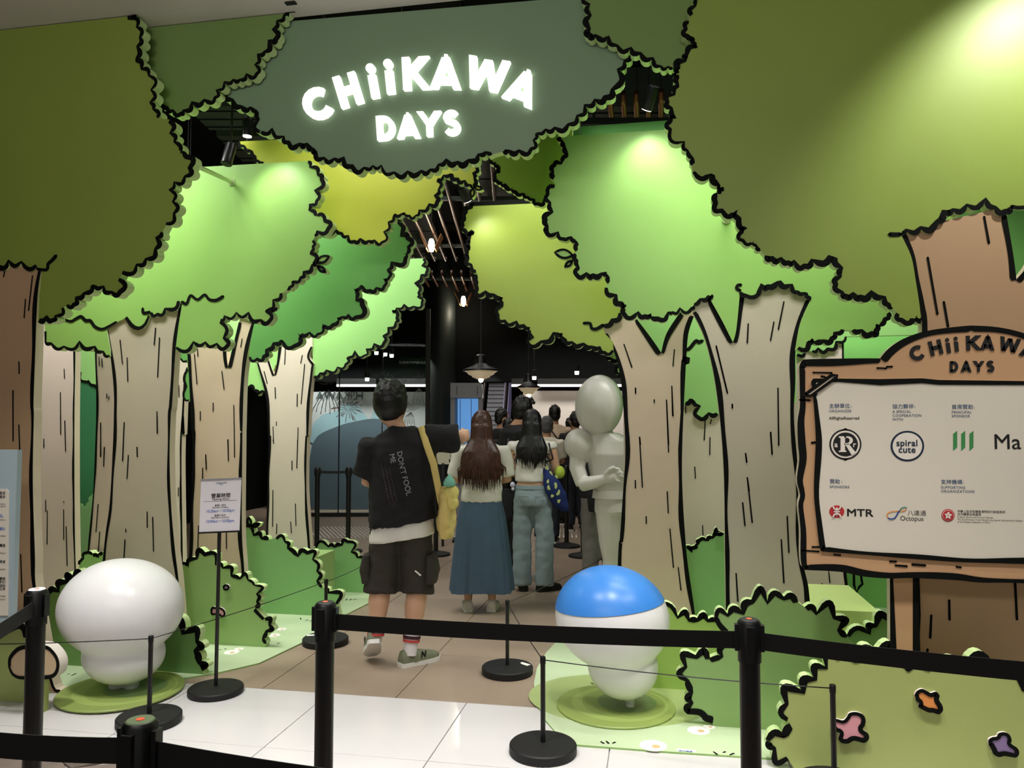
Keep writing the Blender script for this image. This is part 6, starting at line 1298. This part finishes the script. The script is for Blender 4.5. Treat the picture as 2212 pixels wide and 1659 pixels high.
# --- man bending his head behind them
dK = 7.6; c_ = D(1112, 1200, dK); f = Fig('tall man in black bending his head between the two women', V((c_.x, c_.y, 0)), YAW - R(62), 1.80, SKIN2)
J = dict(STAND); J.update(eL=(-.22, .05, 1.12), wL=(-.12, .22, 1.05), hL=(-.05, .28, 1.05), eR=(.22, .05, 1.12), wR=(.12, .22, 1.05), hR=(.05, .28, 1.05))
hd = (.0, .11, 1.555); body(f, J, hd); hair_short(f, (0, .10, 1.585), HAIR, .008, 4, 1.05, True); shirt(f, J, BLACK_C, .86, 1.12, .9, .085, 1.45, .007, 12); trousers(f, J, cloth('trousers_black', (26, 26, 28)), .07, .105, .085, seed=5)
for s in (-1, 1): shoe(f, (s * .1, -.02, 0), (s * .12, .16, 0), mat('shoe_pale', (204, 200, 190), .6, var=.03), M_SOLEW)
t = root('shoulder_bag', 'black shoulder bag with a small white and lilac charm between the two women', 'bag', tp(1096, 1100)); bm = bmesh.new(); d0 = 7.12
loft(bm, [(D(1098, 1125, d0), RIGHT * .04, FWD * .05), (D(1100, 1110, d0), RIGHT * .075, FWD * .06), (D(1102, 1070, d0), RIGHT * .08, FWD * .06), (D(1100, 1055, d0), RIGHT * .05, FWD * .05)], 14, e=.7); fuse('bag_body', bm, .012, BLACK_C, t, it=2, wr=.005)
bm = bmesh.new(); tube(bm, [D(1098, 1060, d0), D(1098, 1000, d0), D(1098, 948, 7.42)], .012, 6, flat=.4); mkbm('strap', bm, M_BLACKM, t, smooth=True)
bm = bmesh.new(); ell(bm, D(1107, 1047, d0 - .07), .022, .018, .026, 12, 10); ell(bm, D(1108, 1056, d0 - .07), .014, .012, .018, 12, 10); mkbm('charm', bm, mat('charm_lilac', (210, 206, 226), .6, var=.1), t, smooth=True)
# --- people further back
def far(label, px, d, h, rot, sh, tr_, m_hair=HAIR, skin=SKIN2, dy=0, fit=1.06, cap=None, headdx=0):
    c = D(px, 910, d); f = Fig(label, V((c.x, c.y, 0)), YAW + R(rot), h, skin); J = dict(STAND)
    J.update(eL=(-.215, .05, 1.12), wL=(-.11, .21, 1.08), hL=(-.04, .27, 1.09), eR=(.215, .05, 1.12), wR=(.11, .21, 1.08), hR=(.04, .27, 1.09))
    hd = (headdx, .04, 1.59); body(f, J, hd, vox=.018); hair_short(f, (headdx, .035, 1.605), cap or m_hair, .008, px, 1.0)
    shirt(f, J, sh, .87, fit, .85, .08, 1.45, .005, px, vox=.019); trousers(f, J, tr_, .08, .1, .078, vox=.019, seed=px)
    for s in (-1, 1): shoe(f, (s * .1, -.02, 0), (s * .12, .15, 0), M_BLACKM, M_SOLEW)
    return f
GREYT = cloth('trousers_grey', (120, 116, 108)); NAVYT = cloth('trousers_navy', (34, 38, 48))
far('young man in black turned right in front of the escalator', 1080, 11.0, 1.72, -70, BLACK_C, NAVYT)
far('person in black half hidden behind the bending man', 1097, 10.4, 1.58, -20, BLACK_C, NAVYT)
f = far('man in a beige T-shirt with a dark crossbody bag at the gallery wall', 1199, 11.6, 1.78, 8, cloth('cloth_beige', (206, 180, 152)), cloth('shorts_black', (28, 28, 30)), skin=SKIN2)
t = root('crossbody_bag', 'small dark crossbody bag on the man in beige', 'bag', f(.15, -.14, 1.0)); bm = bmesh.new(); f.loft(bm, [((.16, -.15, .94), .07, .035), ((.16, -.15, 1.08), .075, .035)], 14, .6); mkbm('pouch', bm, M_BLACKM, t, smooth=True, ang=50); bm = bmesh.new(); f.tube(bm, [(.15, -.15, 1.06), (.0, -.155, 1.25), (-.12, -.10, 1.43), (-.13, .03, 1.43)], [.010] * 4, 6); mkbm('strap', bm, M_BLACKM, t, smooth=True)
f = far('person in a grey cap and pale shirt carrying a grey backpack', 1181, 9.9, 1.60, -10, cloth('cloth_cream', (206, 196, 178)), NAVYT, cap=cloth('cap_grey', (78, 78, 80)))
t = root('backpack', 'grey backpack on the person in the grey cap', 'bag', f(0, -.15, 1.0)); bm = bmesh.new(); f.loft(bm, [((0, -.19, 1.0), .12, .06), ((0, -.2, 1.15), .13, .075), ((0, -.19, 1.34), .11, .055)], 16, .7); fuse('pack', bm, .014, cloth('pack_grey', (120, 120, 122)), t, it=2)
far('person in black at the gallery wall left of the grey figure', 1244, 11.0, 1.68, 10, BLACK_C, NAVYT); far('shorter person in black beside the gallery wall', 1231, 12.5, 1.60, -30, BLACK_C, NAVYT)
f = far('person in grey trousers mostly hidden behind the grey figure', 1296, 7.1, 1.66, -8, BLACK_C, GREYT); t = root('backpack', 'black bag hanging behind the elbow of the grey figure', 'bag', D(1283, 1075, 6.9)); bm = bmesh.new(); loft(bm, [(D(1284, 1105, 6.9), RIGHT * .055, FWD * .05), (D(1283, 1070, 6.9), RIGHT * .065, FWD * .06), (D(1283, 1045, 6.9), RIGHT * .05, FWD * .05)], 12, e=.6); fuse('bag_body', bm, .013, BLACK_C, t, it=2)
# --- the grey figure behind the trunk: plain lay figure
dF = 6.15; t = root('statue', 'plain pale grey lay figure statue leaning out from behind the tan trunk', 'statue', V((D(1330, 1000, dF).x, D(1330, 1000, dF).y, 0))); sF = F / dF
def q(px, py, dd=0): return D(px, py, dF + dd)
bm = bmesh.new(); ell(bm, q(1294, 876), .192, .19, .247, 36, 26, Matrix.Rotation(R(4), 3, FWD)); hdm = fuse('head', bm, .012, M_STG, t, it=4)
bm = bmesh.new()
def qloft(rings): loft(bm, [(q(*c), RIGHT * (a / sF), FWD * b) for c, a, b in rings], 24)
qloft([((1330, 1105), 46, .14), ((1325, 1065), 40, .125), ((1325, 1020), 52, .15), ((1327, 980), 62, .16), ((1322, 952), 52, .13), ((1305, 935), 30, .10)])
tube(bm, [q(1302, 940), q(1296, 905)], [.085, .08], 14)
ell(bm, q(1252, 960), .125, .13, .13, 20, 14); ell(bm, q(1392, 962), .10, .12, .12, 20, 14)
tube(bm, [q(1252, 965), q(1247, 1010, -.03), q(1259, 1047, -.08)], [.075, .066, .056], 14); tube(bm, [q(1257, 1046, -.08), q(1280, 1042, -.14), q(1306, 1034, -.20)], [.06, .052, .034], 14)
tube(bm, [q(1304, 1034, -.20), q(1316, 1031, -.215), q(1327, 1028, -.22)], [.036, .05, .045], 14, flat=.5, upv=UP)
for (a, b, c) in (((1322, 1020), (1333, 1012), (1340, 1014)), ((1326, 1025), (1339, 1020), (1346, 1022)), ((1327, 1030), (1341, 1028), (1347, 1031)), ((1325, 1036), (1336, 1039), (1342, 1042))): tube(bm, [q(*a, -.22), q(*b, -.235), q(*c, -.22)], [.0135, .013, .011], 10)
tube(bm, [q(1308, 1024, -.21), q(1318, 1013, -.235), q(1328, 1008, -.235)], [.02, .017, .013], 10)
tube(bm, [q(1394, 968), q(1402, 1030), q(1400, 1080, -.05)], [.072, .06, .05], 14); tube(bm, [q(1400, 1080, -.05), q(1396, 1130, -.1)], [.05, .034], 14); tube(bm, [q(1396, 1128, -.1), q(1394, 1150, -.12)], [.04, .035], 12, flat=.5)
for x0, x1, x2 in ((1316, 1322, 1322), (1352, 1366, 1372)):
    tube(bm, [q(x0 + 4, 1095), q(x1, 1170), q(x1 + 2, 1210), q(x2, 1255), V((q(x2, 1300).x, q(x2, 1300).y, .09))], [.13, .105, .082, .08, .06], 16)
    c = q(x2, 1300); tube(bm, [V((c.x, c.y, .075)), V((c.x, c.y, .068)) - FWD * .12, V((c.x, c.y, .055)) - FWD * .2], [.065, .055, .036], 14)
fuse('body', bm, .0085, M_STG, t, it=3)
bm = bmesh.new(); qloft([((1324, 1075), 45, .142), ((1324, 1058), 43, .136)]); mkbm('waist_band', bm, M_STG, t, smooth=True, ang=50)
